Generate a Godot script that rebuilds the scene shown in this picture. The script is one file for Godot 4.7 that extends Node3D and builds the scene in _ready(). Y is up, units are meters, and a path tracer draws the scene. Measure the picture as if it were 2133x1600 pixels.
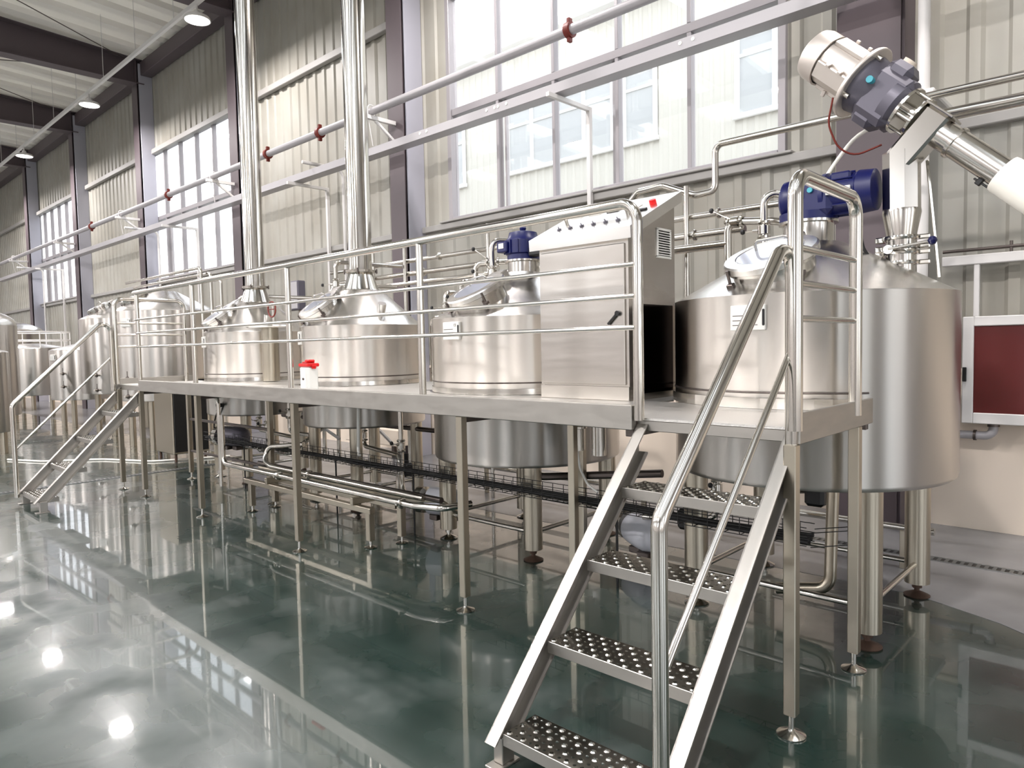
extends Node3D
# A brewhouse in a steel-framed hall: x runs along the window wall, y is up, +z points from that wall to the viewer. Metres.

const WALL_Z := -7.13
const EAVE := 9.1
const DECK := 1.30
const FRONT := -2.936
const HALL_L := -37.0
const HALL_R := 7.5
const HALL_F := 15.0
const COLS := [[-2.26, -1.74], [-8.82, -8.46], [-14.12, -13.78], [-19.34, -19.0], [-24.75, -24.4], [-30.35, -30.0]]
const WINS := [[-7.88, -2.86], [-19.45, -14.72], [-30.4, -25.95]]
const SILL := 3.52
const HEAD := 6.82

var M := {}
var taken := {}


# ---------------------------------------------------------------- mesh builder
class MB:
	var v := PackedVector3Array()
	var n := PackedVector3Array()
	var ix := PackedInt32Array()
	var uv := PackedVector2Array()

	func tri(a: Vector3, b: Vector3, c: Vector3) -> void:
		var m := (b - a).cross(c - a).normalized()
		var k := v.size()
		v.append(a); v.append(b); v.append(c)
		n.append(m); n.append(m); n.append(m)
		ix.append(k); ix.append(k + 2); ix.append(k + 1)

	func quad(a: Vector3, b: Vector3, c: Vector3, d: Vector3) -> void:
		var m := (c - a).cross(d - b).normalized()
		var k := v.size()
		for p in [a, b, c, d]:
			v.append(p); n.append(m)
		for i in [0, 2, 1, 0, 3, 2]:
			ix.append(k + i)

	func squad(a: Vector3, b: Vector3, c: Vector3, d: Vector3, na: Vector3, nb: Vector3, nc: Vector3, nd: Vector3) -> void:
		var k := v.size()
		v.append(a); v.append(b); v.append(c); v.append(d)
		n.append(na); n.append(nb); n.append(nc); n.append(nd)
		var m := (c - a).cross(d - b)
		if m.dot(na + nb + nc + nd) >= 0:
			for i in [0, 2, 1, 0, 3, 2]:
				ix.append(k + i)
		else:
			for i in [0, 1, 2, 0, 2, 3]:
				ix.append(k + i)

	# box from corner to corner with chamfered edges
	func box(lo: Vector3, hi: Vector3, ch := 0.0, xf := Transform3D()) -> void:
		var c := (lo + hi) / 2
		var h := (hi - lo).abs() / 2
		ch = minf(ch, minf(h.x, minf(h.y, h.z)) * 0.9)
		var ax := [Vector3.RIGHT, Vector3.UP, Vector3.BACK]
		for a in 3:
			for s in [-1.0, 1.0]:
				var u: Vector3 = ax[(a + 1) % 3]
				var w: Vector3 = ax[(a + 2) % 3]
				var m: Vector3 = ax[a] * s
				var hu := u.dot(h) - ch
				var hw := w.dot(h) - ch
				var o: Vector3 = c + m * h[a]
				var q := [o - u * hu - w * hw, o + u * hu - w * hw, o + u * hu + w * hw, o - u * hu + w * hw]
				if s < 0:
					q.reverse()
				quad(xf * q[0], xf * q[1], xf * q[2], xf * q[3])
		if ch <= 0:
			return
		for a in 3:
			var b := (a + 1) % 3
			var e := (a + 2) % 3
			for sa in [-1.0, 1.0]:
				for sb in [-1.0, 1.0]:
					var A: Vector3 = ax[a] * sa
					var B: Vector3 = ax[b] * sb
					var E: Vector3 = ax[e]
					var p1: Vector3 = c + A * h[a] + B * (h[b] - ch)
					var p2: Vector3 = c + A * (h[a] - ch) + B * h[b]
					var he: float = h[e] - ch
					var q := [p1 - E * he, p2 - E * he, p2 + E * he, p1 + E * he]
					if (q[2] - q[0]).cross(q[3] - q[1]).dot(A + B) < 0:
						q.reverse()
					quad(xf * q[0], xf * q[1], xf * q[2], xf * q[3])
		for sx in [-1.0, 1.0]:
			for sy in [-1.0, 1.0]:
				for sz in [-1.0, 1.0]:
					var s := Vector3(sx, sy, sz)
					var p := [c + s * Vector3(h.x, h.y - ch, h.z - ch), c + s * Vector3(h.x - ch, h.y, h.z - ch), c + s * Vector3(h.x - ch, h.y - ch, h.z)]
					if (p[1] - p[0]).cross(p[2] - p[0]).dot(s) < 0:
						p.reverse()
					tri(xf * p[0], xf * p[1], xf * p[2])

	# a bar of rectangular section between two points; w across, h along "up"
	func bar(a: Vector3, b: Vector3, w: float, h: float, up := Vector3.UP, ch := 0.003) -> void:
		var d := (b - a).normalized()
		var r := d.cross(up)
		if r.length() < 0.01:
			r = d.cross(Vector3.BACK)
		r = r.normalized()
		var u := r.cross(d)
		var xf := Transform3D(Basis(r, u, -d), (a + b) / 2)
		var l := a.distance_to(b) / 2
		box(Vector3(-w / 2, -h / 2, -l), Vector3(w / 2, h / 2, l), ch, xf)

	# surface of revolution round local y; profile of (radius, height)
	func lathe(prof: Array, xf := Transform3D(), seg := 32, smooth := 38.0) -> void:
		var cs := []
		for i in seg + 1:
			var t := TAU * i / seg
			cs.append(Vector2(cos(t), sin(t)))
		var np := prof.size()
		var sn := []
		for j in np - 1:
			var d: Vector2 = prof[j + 1] - prof[j]
			sn.append(Vector2(d.y, -d.x).normalized())
		for j in np - 1:
			if prof[j].distance_to(prof[j + 1]) < 1e-6:
				continue
			var n0: Vector2 = sn[j]
			var n1: Vector2 = sn[j]
			if j > 0 and sn[j - 1].angle_to(sn[j]) != 0.0 and absf(rad_to_deg(sn[j - 1].angle_to(sn[j]))) < smooth:
				n0 = (sn[j - 1] + sn[j]).normalized()
			if j < np - 2 and absf(rad_to_deg(sn[j + 1].angle_to(sn[j]))) < smooth:
				n1 = (sn[j + 1] + sn[j]).normalized()
			for i in seg:
				var a: Vector2 = cs[i]
				var b: Vector2 = cs[i + 1]
				var p0: Vector2 = prof[j]
				var p1: Vector2 = prof[j + 1]
				uv.resize(v.size())
				for w in [Vector2(p0.y + p0.x, i), Vector2(p0.y + p0.x, i + 1), Vector2(p1.y + p1.x, i + 1), Vector2(p1.y + p1.x, i)]:
					uv.append(Vector2(w.x, w.y / seg))
				squad(xf * Vector3(a.x * p0.x, p0.y, a.y * p0.x), xf * Vector3(b.x * p0.x, p0.y, b.y * p0.x), xf * Vector3(b.x * p1.x, p1.y, b.y * p1.x), xf * Vector3(a.x * p1.x, p1.y, a.y * p1.x),
					xf.basis * Vector3(a.x * n0.x, n0.y, a.y * n0.x), xf.basis * Vector3(b.x * n0.x, n0.y, b.y * n0.x), xf.basis * Vector3(b.x * n1.x, n1.y, b.y * n1.x), xf.basis * Vector3(a.x * n1.x, n1.y, a.y * n1.x))

	# cylinder between two points
	func rod(a: Vector3, b: Vector3, r: float, seg := 12, r2 := -1.0) -> void:
		var l := a.distance_to(b)
		if r2 < 0:
			r2 = r
		lathe([Vector2(0, 0), Vector2(r, 0), Vector2(r2, l), Vector2(0, l)], MB.aim(a, b), seg)

	static func aim(a: Vector3, b: Vector3) -> Transform3D:
		var y := (b - a).normalized()
		var x := y.cross(Vector3.BACK)
		if x.length() < 0.05:
			x = y.cross(Vector3.RIGHT)
		x = x.normalized()
		return Transform3D(Basis(x, y, x.cross(y)), a)

	# round tube along a polyline with bends of radius br
	func pipe(pts: Array, r: float, br := 0.08, seg := 14) -> void:
		var path := []
		for i in pts.size():
			if i == 0 or i == pts.size() - 1:
				path.append(pts[i])
				continue
			var p: Vector3 = pts[i]
			var a: Vector3 = (pts[i - 1] - p)
			var b: Vector3 = (pts[i + 1] - p)
			var ang := a.angle_to(b)
			if ang > 3.1:
				continue
			var t := minf(br / tan(ang / 2), minf(a.length(), b.length()) * 0.49)
			var rr := t * tan(ang / 2)
			a = a.normalized(); b = b.normalized()
			var cen := p + (a + b).normalized() * (rr / sin(ang / 2))
			var s := p + a * t - cen
			var e := p + b * t - cen
			var k := maxi(3, int(rad_to_deg(PI - ang) / 11))
			for q in k + 1:
				path.append(cen + s.slerp(e, float(q) / k))
		var pv := Vector3.ZERO
		var u := Vector3.ZERO
		var ring0 := []
		var nr0 := []
		for i in path.size():
			var d: Vector3
			if i == 0:
				d = (path[1] - path[0]).normalized()
			elif i == path.size() - 1:
				d = (path[i] - path[i - 1]).normalized()
			else:
				d = ((path[i + 1] - path[i]).normalized() + (path[i] - path[i - 1]).normalized()).normalized()
			if i == 0:
				u = d.cross(Vector3.UP)
				if u.length() < 0.05:
					u = d.cross(Vector3.RIGHT)
				u = u.normalized()
			else:
				u = (u - d * u.dot(d)).normalized()
			pv = d
			var w := d.cross(u)
			var ring := []
			var nr := []
			for q in seg + 1:
				var t := TAU * q / seg
				var m := u * cos(t) + w * sin(t)
				nr.append(m); ring.append(path[i] + m * r)
			if i > 0:
				for q in seg:
					squad(ring0[q], ring0[q + 1], ring[q + 1], ring[q], nr0[q], nr0[q + 1], nr[q + 1], nr[q])
			if i == 0 or i == path.size() - 1:
				var cc: Vector3 = path[i]
				for q in seg:
					if i == 0:
						tri(cc, ring[q + 1], ring[q])
					else:
						tri(cc, ring[q], ring[q + 1])
			ring0 = ring
			nr0 = nr

	# flat polygon pushed along a direction; pts are 3D and lie in one plane
	func prism(pts: Array, push: Vector3) -> void:
		var nn := Vector3.ZERO
		for i in pts.size():
			nn += (pts[i] as Vector3).cross(pts[(i + 1) % pts.size()])
		nn = nn.normalized()
		var u: Vector3 = (pts[1] - pts[0]).normalized()
		var w := nn.cross(u)
		var p2 := PackedVector2Array()
		for p in pts:
			p2.append(Vector2(p.dot(u), p.dot(w)))
		var t := Geometry2D.triangulate_polygon(p2)
		for s in [0, 1]:
			var off: Vector3 = push * s
			var want := nn * (1.0 if (nn.dot(push) > 0) == (s == 1) else -1.0)
			for i in range(0, t.size(), 3):
				var a: Vector3 = pts[t[i]] + off
				var b: Vector3 = pts[t[i + 1]] + off
				var c: Vector3 = pts[t[i + 2]] + off
				if (b - a).cross(c - a).dot(want) > 0:
					tri(a, b, c)
				else:
					tri(a, c, b)
		for i in pts.size():
			var a: Vector3 = pts[i]
			var b: Vector3 = pts[(i + 1) % pts.size()]
			if nn.dot(push) > 0:
				quad(a, b, b + push, a + push)
			else:
				quad(b, a, a + push, b + push)

	func mesh(off: Vector3) -> ArrayMesh:
		var am := ArrayMesh.new()
		if v.is_empty():
			return am
		var vv := PackedVector3Array()
		vv.resize(v.size())
		for i in v.size():
			vv[i] = v[i] - off
		var arr := []
		arr.resize(Mesh.ARRAY_MAX)
		arr[Mesh.ARRAY_VERTEX] = vv
		arr[Mesh.ARRAY_NORMAL] = n
		arr[Mesh.ARRAY_INDEX] = ix
		if not uv.is_empty():
			uv.resize(v.size())
			arr[Mesh.ARRAY_TEX_UV] = uv
		am.add_surface_from_arrays(Mesh.PRIMITIVE_TRIANGLES, arr)
		return am


# ---------------------------------------------------------------- scene tree helpers
func numbered(called: String) -> String:
	var k: int = taken.get(called, 0)
	taken[called] = k + 1
	return called if k == 0 else "%s_%03d" % [called, k]


func tag(o: Node3D, label: String, category: String, group := "") -> Node3D:
	o.set_meta("label", label)
	o.set_meta("category", category)
	if group:
		o.set_meta("group", group)
	return o


func thing(called: String, label: String, category: String, at := Vector3.ZERO, group := "") -> Node3D:
	var o := Node3D.new()
	o.name = numbered(called)
	add_child(o)
	o.position = at
	return tag(o, label, category, group)


func origin_of(o: Node) -> Vector3:
	var p := Vector3.ZERO
	while o != self and o is Node3D:
		p += (o as Node3D).position
		o = o.get_parent()
	return p


# world-space shapes of an MB become one named mesh under a thing, part or the root
func put(called: String, b: MB, mat: Material, parent: Node = null, base := Vector3.ZERO) -> MeshInstance3D:
	var o := MeshInstance3D.new()
	if parent == null:
		o.name = numbered(called)
		add_child(o)
		o.position = base
	else:
		o.name = called
		parent.add_child(o, true)
	o.mesh = b.mesh(origin_of(o))
	o.material_override = mat
	o.cast_shadow = GeometryInstance3D.SHADOW_CASTING_SETTING_ON
	return o


func struct(called: String, b: MB, mat: Material, parent: Node = null) -> MeshInstance3D:
	var o := put(called, b, mat, parent)
	if parent == null:
		o.set_meta("kind", "structure")
	return o


func stuff(o: Node) -> Node:
	o.set_meta("kind", "stuff")
	return o


func V(x: float, y: float, z: float) -> Vector3:
	return Vector3(x, y, z)


# ---------------------------------------------------------------- materials
func noise_tex(freq: float, size := 512, oct := 4, lo := Color.BLACK, hi := Color.WHITE, normal := false, bump := 4.0, sd := 1, mid := []) -> NoiseTexture2D:
	var f := FastNoiseLite.new()
	f.noise_type = FastNoiseLite.TYPE_SIMPLEX_SMOOTH
	f.frequency = freq
	f.fractal_octaves = oct
	f.seed = sd
	var t := NoiseTexture2D.new()
	t.width = size
	t.height = size
	t.seamless = true
	t.noise = f
	if normal:
		t.as_normal_map = true
		t.bump_strength = bump
	else:
		var g := Gradient.new()
		g.set_color(0, lo)
		g.set_color(1, hi)
		for m in mid:
			g.add_point(m[0], m[1])
		t.color_ramp = g
	return t


func mat(called: String, col: Color, rough: float, metal := 0.0) -> StandardMaterial3D:
	var m := StandardMaterial3D.new()
	m.resource_name = called
	m.albedo_color = col
	m.roughness = rough
	m.metallic = metal
	M[called] = m
	return m


func triplanar(m: StandardMaterial3D, scale: Vector3) -> void:
	m.uv1_triplanar = true
	m.uv1_world_triplanar = true
	m.uv1_scale = scale


func make_materials() -> void:
	# brushed tank shell: brushed round the girth, so reflections smear upright
	var shell := mat("tank_shell", Color(0.79, 0.77, 0.745), 0.31, 1.0)
	shell.anisotropy_enabled = true
	shell.anisotropy = 0.97
	mat("tank_steel", Color(0.79, 0.775, 0.75), 0.18, 1.0)
	mat("cone_steel", Color(0.87, 0.86, 0.845), 0.25, 1.0)
	mat("tube_steel", Color(0.79, 0.775, 0.745), 0.15, 1.0)
	var sat := mat("satin_steel", Color(0.66, 0.645, 0.62), 0.36, 1.0)
	triplanar(sat, Vector3(0.7, 3.0, 0.7))
	sat.roughness_texture = noise_tex(0.02, 256, 3, Color(0.72, 0.72, 0.72), Color(1, 1, 1), false, 1, 5)
	sat.roughness = 0.5
	var plate := mat("deck_steel", Color(0.86, 0.85, 0.83), 0.42, 1.0)
	triplanar(plate, Vector3(6, 6, 6))
	plate.normal_enabled = true
	plate.normal_texture = noise_tex(0.05, 256, 2, Color.BLACK, Color.WHITE, true, 3.0, 9)
	plate.normal_scale = 0.5
	var cab := mat("cabinet_steel", Color(0.73, 0.71, 0.685), 0.27, 1.0)
	triplanar(cab, Vector3(0.3, 2.2, 0.3))
	cab.normal_enabled = true
	cab.normal_texture = noise_tex(0.01, 256, 3, Color.BLACK, Color.WHITE, true, 2.0, 11)
	cab.normal_scale = 0.3
	mat("leg_steel", Color(0.70, 0.67, 0.61), 0.3, 1.0)
	mat("dark_steel", Color(0.40, 0.37, 0.355), 0.38, 1.0)
	mat("rust", Color(0.32, 0.25, 0.21), 0.55, 0.5)
	mat("blue_paint", Color(0.0, 0.035, 0.29), 0.38)
	mat("black", Color(0.025, 0.025, 0.028), 0.45)
	mat("black_rubber", Color(0.04, 0.04, 0.042), 0.7)
	mat("white_plastic", Color(0.90, 0.90, 0.88), 0.45)
	mat("white_hose", Color(0.93, 0.92, 0.88), 0.4)
	mat("red_plastic", Color(0.85, 0.03, 0.04), 0.35)
	mat("dark_blue", Color(0.03, 0.04, 0.25), 0.3)
	mat("motor_alu", Color(0.80, 0.77, 0.74), 0.42, 0.7)
	mat("gear_grey", Color(0.36, 0.35, 0.39), 0.42, 0.35)
	mat("dark_mirror", Color(0.16, 0.13, 0.12), 0.16, 1.0)
	mat("teal_plug", Color(0.25, 0.62, 0.68), 0.35)
	mat("motor_white", Color(0.80, 0.81, 0.84), 0.35)
	mat("plate_label", Color(0.82, 0.82, 0.80), 0.45, 0.2)
	mat("galv", Color(0.66, 0.65, 0.66), 0.42, 0.2)
	mat("drain_steel", Color(0.42, 0.43, 0.43), 0.35, 0.6)
	mat("white_paint", Color(0.84, 0.83, 0.82), 0.42)
	mat("coupling", Color(0.42, 0.12, 0.07), 0.55)
	mat("cap_red", Color(0.7, 0.12, 0.05), 0.5)
	# building
	var sheet := mat("wall_sheet", Color(0.66, 0.655, 0.625), 0.5)
	triplanar(sheet, Vector3(0.12, 0.12, 0.12))
	sheet.albedo_texture = noise_tex(0.01, 512, 4, Color(0.88, 0.86, 0.83), Color(1, 1, 1), false, 1, 21)
	mat("column_paint", Color(0.34, 0.30, 0.315), 0.5)
	mat("casing_paint", Color(0.66, 0.66, 0.70), 0.45)
	mat("girt_paint", Color(0.62, 0.61, 0.595), 0.5)
	mat("cream_wall", Color(0.90, 0.845, 0.78), 0.75)
	mat("hall_paint", Color(0.83, 0.81, 0.805), 0.75)
	mat("roof_sheet", Color(0.93, 0.915, 0.885), 0.6)
	var tr := mat("roof_translucent", Color(0.93, 0.915, 0.885), 0.6)
	tr.backlight_enabled = true  # translucence given to the near-wall roof so that the ceiling glows brighter
	tr.backlight = Color(0.55, 0.54, 0.52)
	mat("frame_alu", Color(0.57, 0.555, 0.565), 0.4, 0.1)
	var gl := mat("glass", Color(1, 1, 1, 0.06), 0.02)
	gl.transparency = BaseMaterial3D.TRANSPARENCY_ALPHA
	var gd := mat("red_panel", Color(0.33, 0.05, 0.05), 0.12)
	gd.clearcoat_enabled = true
	gd.clearcoat = 0.6
	mat("out_wall", Color(0.74, 0.73, 0.69), 0.7)
	mat("out_frame", Color(0.95, 0.95, 0.95), 0.5)
	mat("out_glass", Color(0.62, 0.635, 0.635), 0.3)
	mat("out_ground", Color(0.7, 0.7, 0.68), 0.9)
	# wet green epoxy floor: pigment varies between deep green and worn grey film; a water film on top
	var fl := mat("wet_floor", Color(1, 1, 1), 0.3)
	triplanar(fl, Vector3(0.13, 0.13, 0.13))
	fl.albedo_texture = noise_tex(0.008, 1024, 5, Color(0.05, 0.135, 0.115), Color(0.25, 0.285, 0.275), false, 1, 4, [[0.5, Color(0.09, 0.17, 0.15)]])
	fl.roughness_texture = noise_tex(0.012, 1024, 5, Color(0.45, 0.45, 0.45), Color(1, 1, 1), false, 1, 14, [[0.55, Color(0.55, 0.55, 0.55)]])
	fl.roughness = 0.5
	fl.metallic_specular = 0.75
	fl.clearcoat_enabled = true
	fl.clearcoat = 0.9
	fl.clearcoat_roughness = 0.03
	fl.normal_enabled = true
	fl.normal_texture = noise_tex(0.02, 512, 3, Color.BLACK, Color.WHITE, true, 1.0, 33)
	fl.normal_scale = 0.035
	var dr := mat("dry_reflect_floor", Color(0.53, 0.53, 0.535), 0.26)  # grey holds both the dry floor tone and the reflected wall
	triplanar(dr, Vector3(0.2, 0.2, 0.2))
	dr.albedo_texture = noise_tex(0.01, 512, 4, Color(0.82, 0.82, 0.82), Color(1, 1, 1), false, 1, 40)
	var lampm := mat("lamp_glow", Color(1, 1, 1), 0.5)
	lampm.emission_enabled = true
	lampm.emission = Color(1, 0.98, 0.95)
	lampm.emission_energy_multiplier = 6.0


# ---------------------------------------------------------------- main
func _ready() -> void:
	set_view()
	make_materials()
	build_shell()
	build_windows()
	build_outside()
	build_lamps()
	build_wall_services()
	build_platform()
	build_stairs()
	build_tanks()
	build_cabinet()
	build_auger()
	build_pipework()
	build_under_deck()
	build_small_things()
	build_left_tanks()
	extra_things()


func set_view() -> void:
	var cam := Camera3D.new()
	cam.name = "camera"
	add_child(cam)
	cam.fov = 57.294
	cam.near = 0.05
	cam.far = 200.0
	var yaw := deg_to_rad(43.2725)
	var pit := deg_to_rad(3.0740)
	var rol := deg_to_rad(-1.1438)
	var fwd := Vector3(-sin(yaw) * cos(pit), -sin(pit), -cos(yaw) * cos(pit))
	var right := fwd.cross(Vector3.UP).normalized()
	var up := right.cross(fwd)
	var r2 := right * cos(rol) + up * sin(rol)
	var u2 := -right * sin(rol) + up * cos(rol)
	cam.transform = Transform3D(Basis(r2, u2, -fwd), Vector3(0, 1.67, 0))
	cam.current = true
	var env := Environment.new()
	env.background_mode = Environment.BG_SKY
	var sky := Sky.new()
	var ps := ProceduralSkyMaterial.new()
	ps.sky_top_color = Color(0.93, 0.96, 1.0)
	ps.sky_horizon_color = Color(1.0, 1.0, 1.0)
	ps.ground_horizon_color = Color(0.9, 0.9, 0.88)
	ps.ground_bottom_color = Color(0.6, 0.6, 0.58)
	ps.sun_angle_max = 0.0
	sky.sky_material = ps
	env.sky = sky
	env.background_energy_multiplier = 3.0
	env.ambient_light_source = Environment.AMBIENT_SOURCE_SKY
	env.tonemap_mode = Environment.TONE_MAPPER_LINEAR
	env.tonemap_exposure = 1.42
	env.sdfgi_enabled = true
	env.ssao_enabled = true
	env.ssil_enabled = true
	var we := WorldEnvironment.new()
	we.name = "world"
	we.environment = env
	add_child(we)


func roof_y(z: float) -> float:
	return EAVE + 0.05 * (minf(z, 4.0 + 4.0 - minf(z, 99.0) if z > 4.0 else z) - WALL_Z)


func roof_slab(b: MB, x0: float, x1: float, z0: float, z1: float) -> void:
	var cuts := [z0, z1]
	if z0 < 4.0 and z1 > 4.0:
		cuts = [z0, 4.0, z1]
	for i in cuts.size() - 1:
		var ya := roof_y(cuts[i])
		var yb := roof_y(cuts[i + 1])
		b.prism([V(x0, ya, cuts[i]), V(x0, yb, cuts[i + 1]), V(x0, yb + 0.15, cuts[i + 1]), V(x0, ya + 0.15, cuts[i])], V(x1 - x0, 0, 0))


# corrugated sheet facing +z (dir 1) at depth z0
func corrugated(b: MB, x0: float, x1: float, y0: float, y1: float, z0: float, dir := 1.0) -> void:
	var p := 0.3
	var k0 := int(floor(x0 / p))
	var prof := []
	for k in range(k0, int(ceil(x1 / p)) + 1):
		for q in [[0.0, 0.0], [0.16, 0.0], [0.19, 0.028], [0.27, 0.028], [0.3, 0.0]]:
			var x: float = k * p + q[0]
			if x >= x0 and x <= x1:
				if prof.is_empty() or absf(prof[-1].x - x) > 1e-4:
					prof.append(Vector2(x, q[1]))
	if prof.is_empty() or prof[0].x > x0 + 1e-4:
		prof.push_front(Vector2(x0, prof[0].y if not prof.is_empty() else 0.0))
	if prof[-1].x < x1 - 1e-4:
		prof.append(Vector2(x1, prof[-1].y))
	for i in prof.size() - 1:
		var a: Vector2 = prof[i]
		var c: Vector2 = prof[i + 1]
		b.quad(V(a.x, y0, z0 + a.y * dir), V(c.x, y0, z0 + c.y * dir), V(c.x, y1, z0 + c.y * dir), V(a.x, y1, z0 + a.y * dir))
	# the wall behind the sheet has thickness
	b.box(V(x0, y0, z0 - 0.12), V(x1, y1, z0 - 0.004))


func build_shell() -> void:
	var b := MB.new()
	b.box(V(HALL_L - 0.3, -0.3, WALL_Z - 0.3), V(HALL_R + 0.3, 0, HALL_F + 0.3))
	var fo := struct("floor", b, M.wet_floor)
	# dry grey floor with reflected wall light painted in as paler grey, two millimetres proud
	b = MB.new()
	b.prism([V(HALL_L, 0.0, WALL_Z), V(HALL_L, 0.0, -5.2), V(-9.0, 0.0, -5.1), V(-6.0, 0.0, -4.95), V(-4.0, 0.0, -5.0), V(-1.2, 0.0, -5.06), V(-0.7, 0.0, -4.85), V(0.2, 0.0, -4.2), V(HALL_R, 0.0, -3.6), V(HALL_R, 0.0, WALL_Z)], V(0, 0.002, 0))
	put("dry_reflect_margin", b, M.dry_reflect_floor, fo)
	# window wall: plinth, sheeting round the openings
	b = MB.new()
	b.box(V(HALL_L, 0, WALL_Z - 0.2), V(HALL_R, 1.36, WALL_Z), 0)
	b.box(V(HALL_L, 1.36, WALL_Z - 0.2), V(HALL_R, 1.40, WALL_Z + 0.03), 0.005)
	var wb := struct("wall_back", b, M.cream_wall)
	var edges := [HALL_L]
	for k in range(WINS.size() - 1, -1, -1):
		edges.append(WINS[k][0]); edges.append(WINS[k][1])
	edges.append(HALL_R)
	for i in edges.size() - 1:
		var s := MB.new()
		if i % 2 == 0:
			corrugated(s, edges[i], edges[i + 1], 1.40, 9.6, WALL_Z)
			put("sheet_panel", s, M.wall_sheet, wb)
		else:
			corrugated(s, edges[i], edges[i + 1], 1.40, SILL, WALL_Z)
			put("sheet_panel", s, M.wall_sheet, wb)
			s = MB.new()
			corrugated(s, edges[i], edges[i + 1], HEAD, 9.6, WALL_Z)
			put("sheet_panel", s, M.wall_sheet, wb)
	# the other walls
	b = MB.new()
	b.box(V(HALL_L - 0.3, 0, WALL_Z - 0.2), V(HALL_L, 10.6, HALL_F), 0)
	struct("wall_left", b, M.hall_paint)
	b = MB.new()
	for w in [[WALL_Z - 0.2, -5.2], [-2.6, -0.4], [2.2, 4.4], [7.0, HALL_F]]:
		b.box(V(HALL_R, 0, w[0]), V(HALL_R + 0.3, 10.6, w[1]), 0)
	for w in [[-5.2, -2.6], [-0.4, 2.2], [4.4, 7.0]]:  # unseen window openings, added to light the hall and brighten the tanks
		b.box(V(HALL_R, 0, w[0]), V(HALL_R + 0.3, 0.9, w[1]), 0)
		b.box(V(HALL_R, 4.9, w[0]), V(HALL_R + 0.3, 10.6, w[1]), 0)
	struct("wall_right", b, M.hall_paint)
	b = MB.new()
	for w in [[HALL_L, -29.0], [-25.5, -20.0], [-16.0, -10.5], [-6.0, -0.5], [4.0, HALL_R]]:
		b.box(V(w[0], 0, HALL_F), V(w[1], 10.6, HALL_F + 0.2), 0)
	for w in [[-29.0, -25.5], [-20.0, -16.0], [-10.5, -6.0], [-0.5, 4.0]]:  # unseen openings added as daylight and bright reflections for the steel
		b.box(V(w[0], 0, HALL_F), V(w[1], SILL, HALL_F + 0.2), 0)
		b.box(V(w[0], HEAD, HALL_F), V(w[1], 10.6, HALL_F + 0.2), 0)
	struct("wall_front", b, M.hall_paint)
	# roof with ribs down the slope
	b = MB.new()
	var zr := 4.0
	roof_slab(b, HALL_L - 0.3, HALL_R + 0.3, 9.2, HALL_F + 0.2)
	var px := HALL_L - 0.3
	var lights := []  # unseen rooflight strips, added for light from above
	while px < HALL_R + 0.2:
		roof_slab(b, px, minf(px + 1.75, HALL_R + 0.3), -1.2, 9.2)
		if px + 2.95 < HALL_R:
			lights.append([px + 1.75, px + 2.95])
		px += 2.95
	var ce := struct("ceiling", b, M.roof_sheet)
	for q in lights:
		var gb := MB.new()
		for h in [[-1.25, zr], [zr, 9.25]]:
			var ya := roof_y(h[0]) + 0.16
			var yb := roof_y(h[1]) + 0.16
			gb.prism([V(q[0] - 0.05, ya, h[0]), V(q[0] - 0.05, yb, h[1]), V(q[0] - 0.05, yb + 0.008, h[1]), V(q[0] - 0.05, ya + 0.008, h[0])], V(q[1] - q[0] + 0.1, 0, 0))
		put("added_rooflight", gb, M.glass, ce)
	var ts := MB.new()
	ts.prism([V(HALL_L - 0.3, roof_y(WALL_Z - 0.2), WALL_Z - 0.2), V(HALL_L - 0.3, roof_y(-1.2), -1.2), V(HALL_L - 0.3, roof_y(-1.2) + 0.02, -1.2), V(HALL_L - 0.3, roof_y(WALL_Z - 0.2) + 0.02, WALL_Z - 0.2)], V(HALL_R - HALL_L + 0.6, 0, 0))
	put("translucent_sheet", ts, M.roof_translucent, ce)
	var x := HALL_L + 0.4
	while x < HALL_R:
		var rb := MB.new()
		var za := WALL_Z
		rb.prism([V(x, roof_y(za), za), V(x + 0.06, roof_y(za) - 0.1, za), V(x + 0.3, roof_y(za) - 0.1, za), V(x + 0.36, roof_y(za), za)], V(0, roof_y(-1.3) - roof_y(za), -1.3 - za))
		put("rib", rb, M.roof_sheet, ce)
		x += 0.85
	# frames: columns, rafters
	for c0 in COLS:
		var c: Array = [c0[0], c0[1]]
		b = MB.new()
		var xc: float = (c[0] + c[1]) / 2
		b.box(V(c[0], 0, -6.745), V(c[1], 9.0, -6.73), 0.002)
		b.box(V(xc - 0.005, 0, WALL_Z + 0.03), V(xc + 0.005, 9.0, -6.745))
		b.box(V(c[0], 0, WALL_Z + 0.03), V(c[1], 9.0, WALL_Z + 0.045), 0.002)
		var col := put("steel_column", b, M.column_paint, null, V(xc, 0, -6.93))
		col.set_meta("kind", "structure")
		b = MB.new()
		c = [c0[0] + 0.06, c0[1] + 0.06]
		xc += 0.06
		b.prism([V(c[0], 8.40, -6.9), V(c[0], 8.28, 4.0), V(c[0], 8.30, 4.0), V(c[0], 8.42, -6.9)], V(c[1] - c[0], 0, 0))
		b.prism([V(xc - 0.005, 8.41, -6.9), V(xc - 0.005, 8.29, 4.0), V(xc - 0.005, 9.5, 4.0), V(xc - 0.005, 8.97, -6.9)], V(0.01, 0, 0))
		b.prism([V(c[0], 8.97, -6.9), V(c[0], 9.5, 4.0), V(c[0], 9.52, 4.0), V(c[0], 8.99, -6.9)], V(c[1] - c[0], 0, 0))
		var ra := put("roof_beam", b, M.column_paint, null, V(xc, 8.4, -1.5))
		ra.set_meta("kind", "structure")
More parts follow.
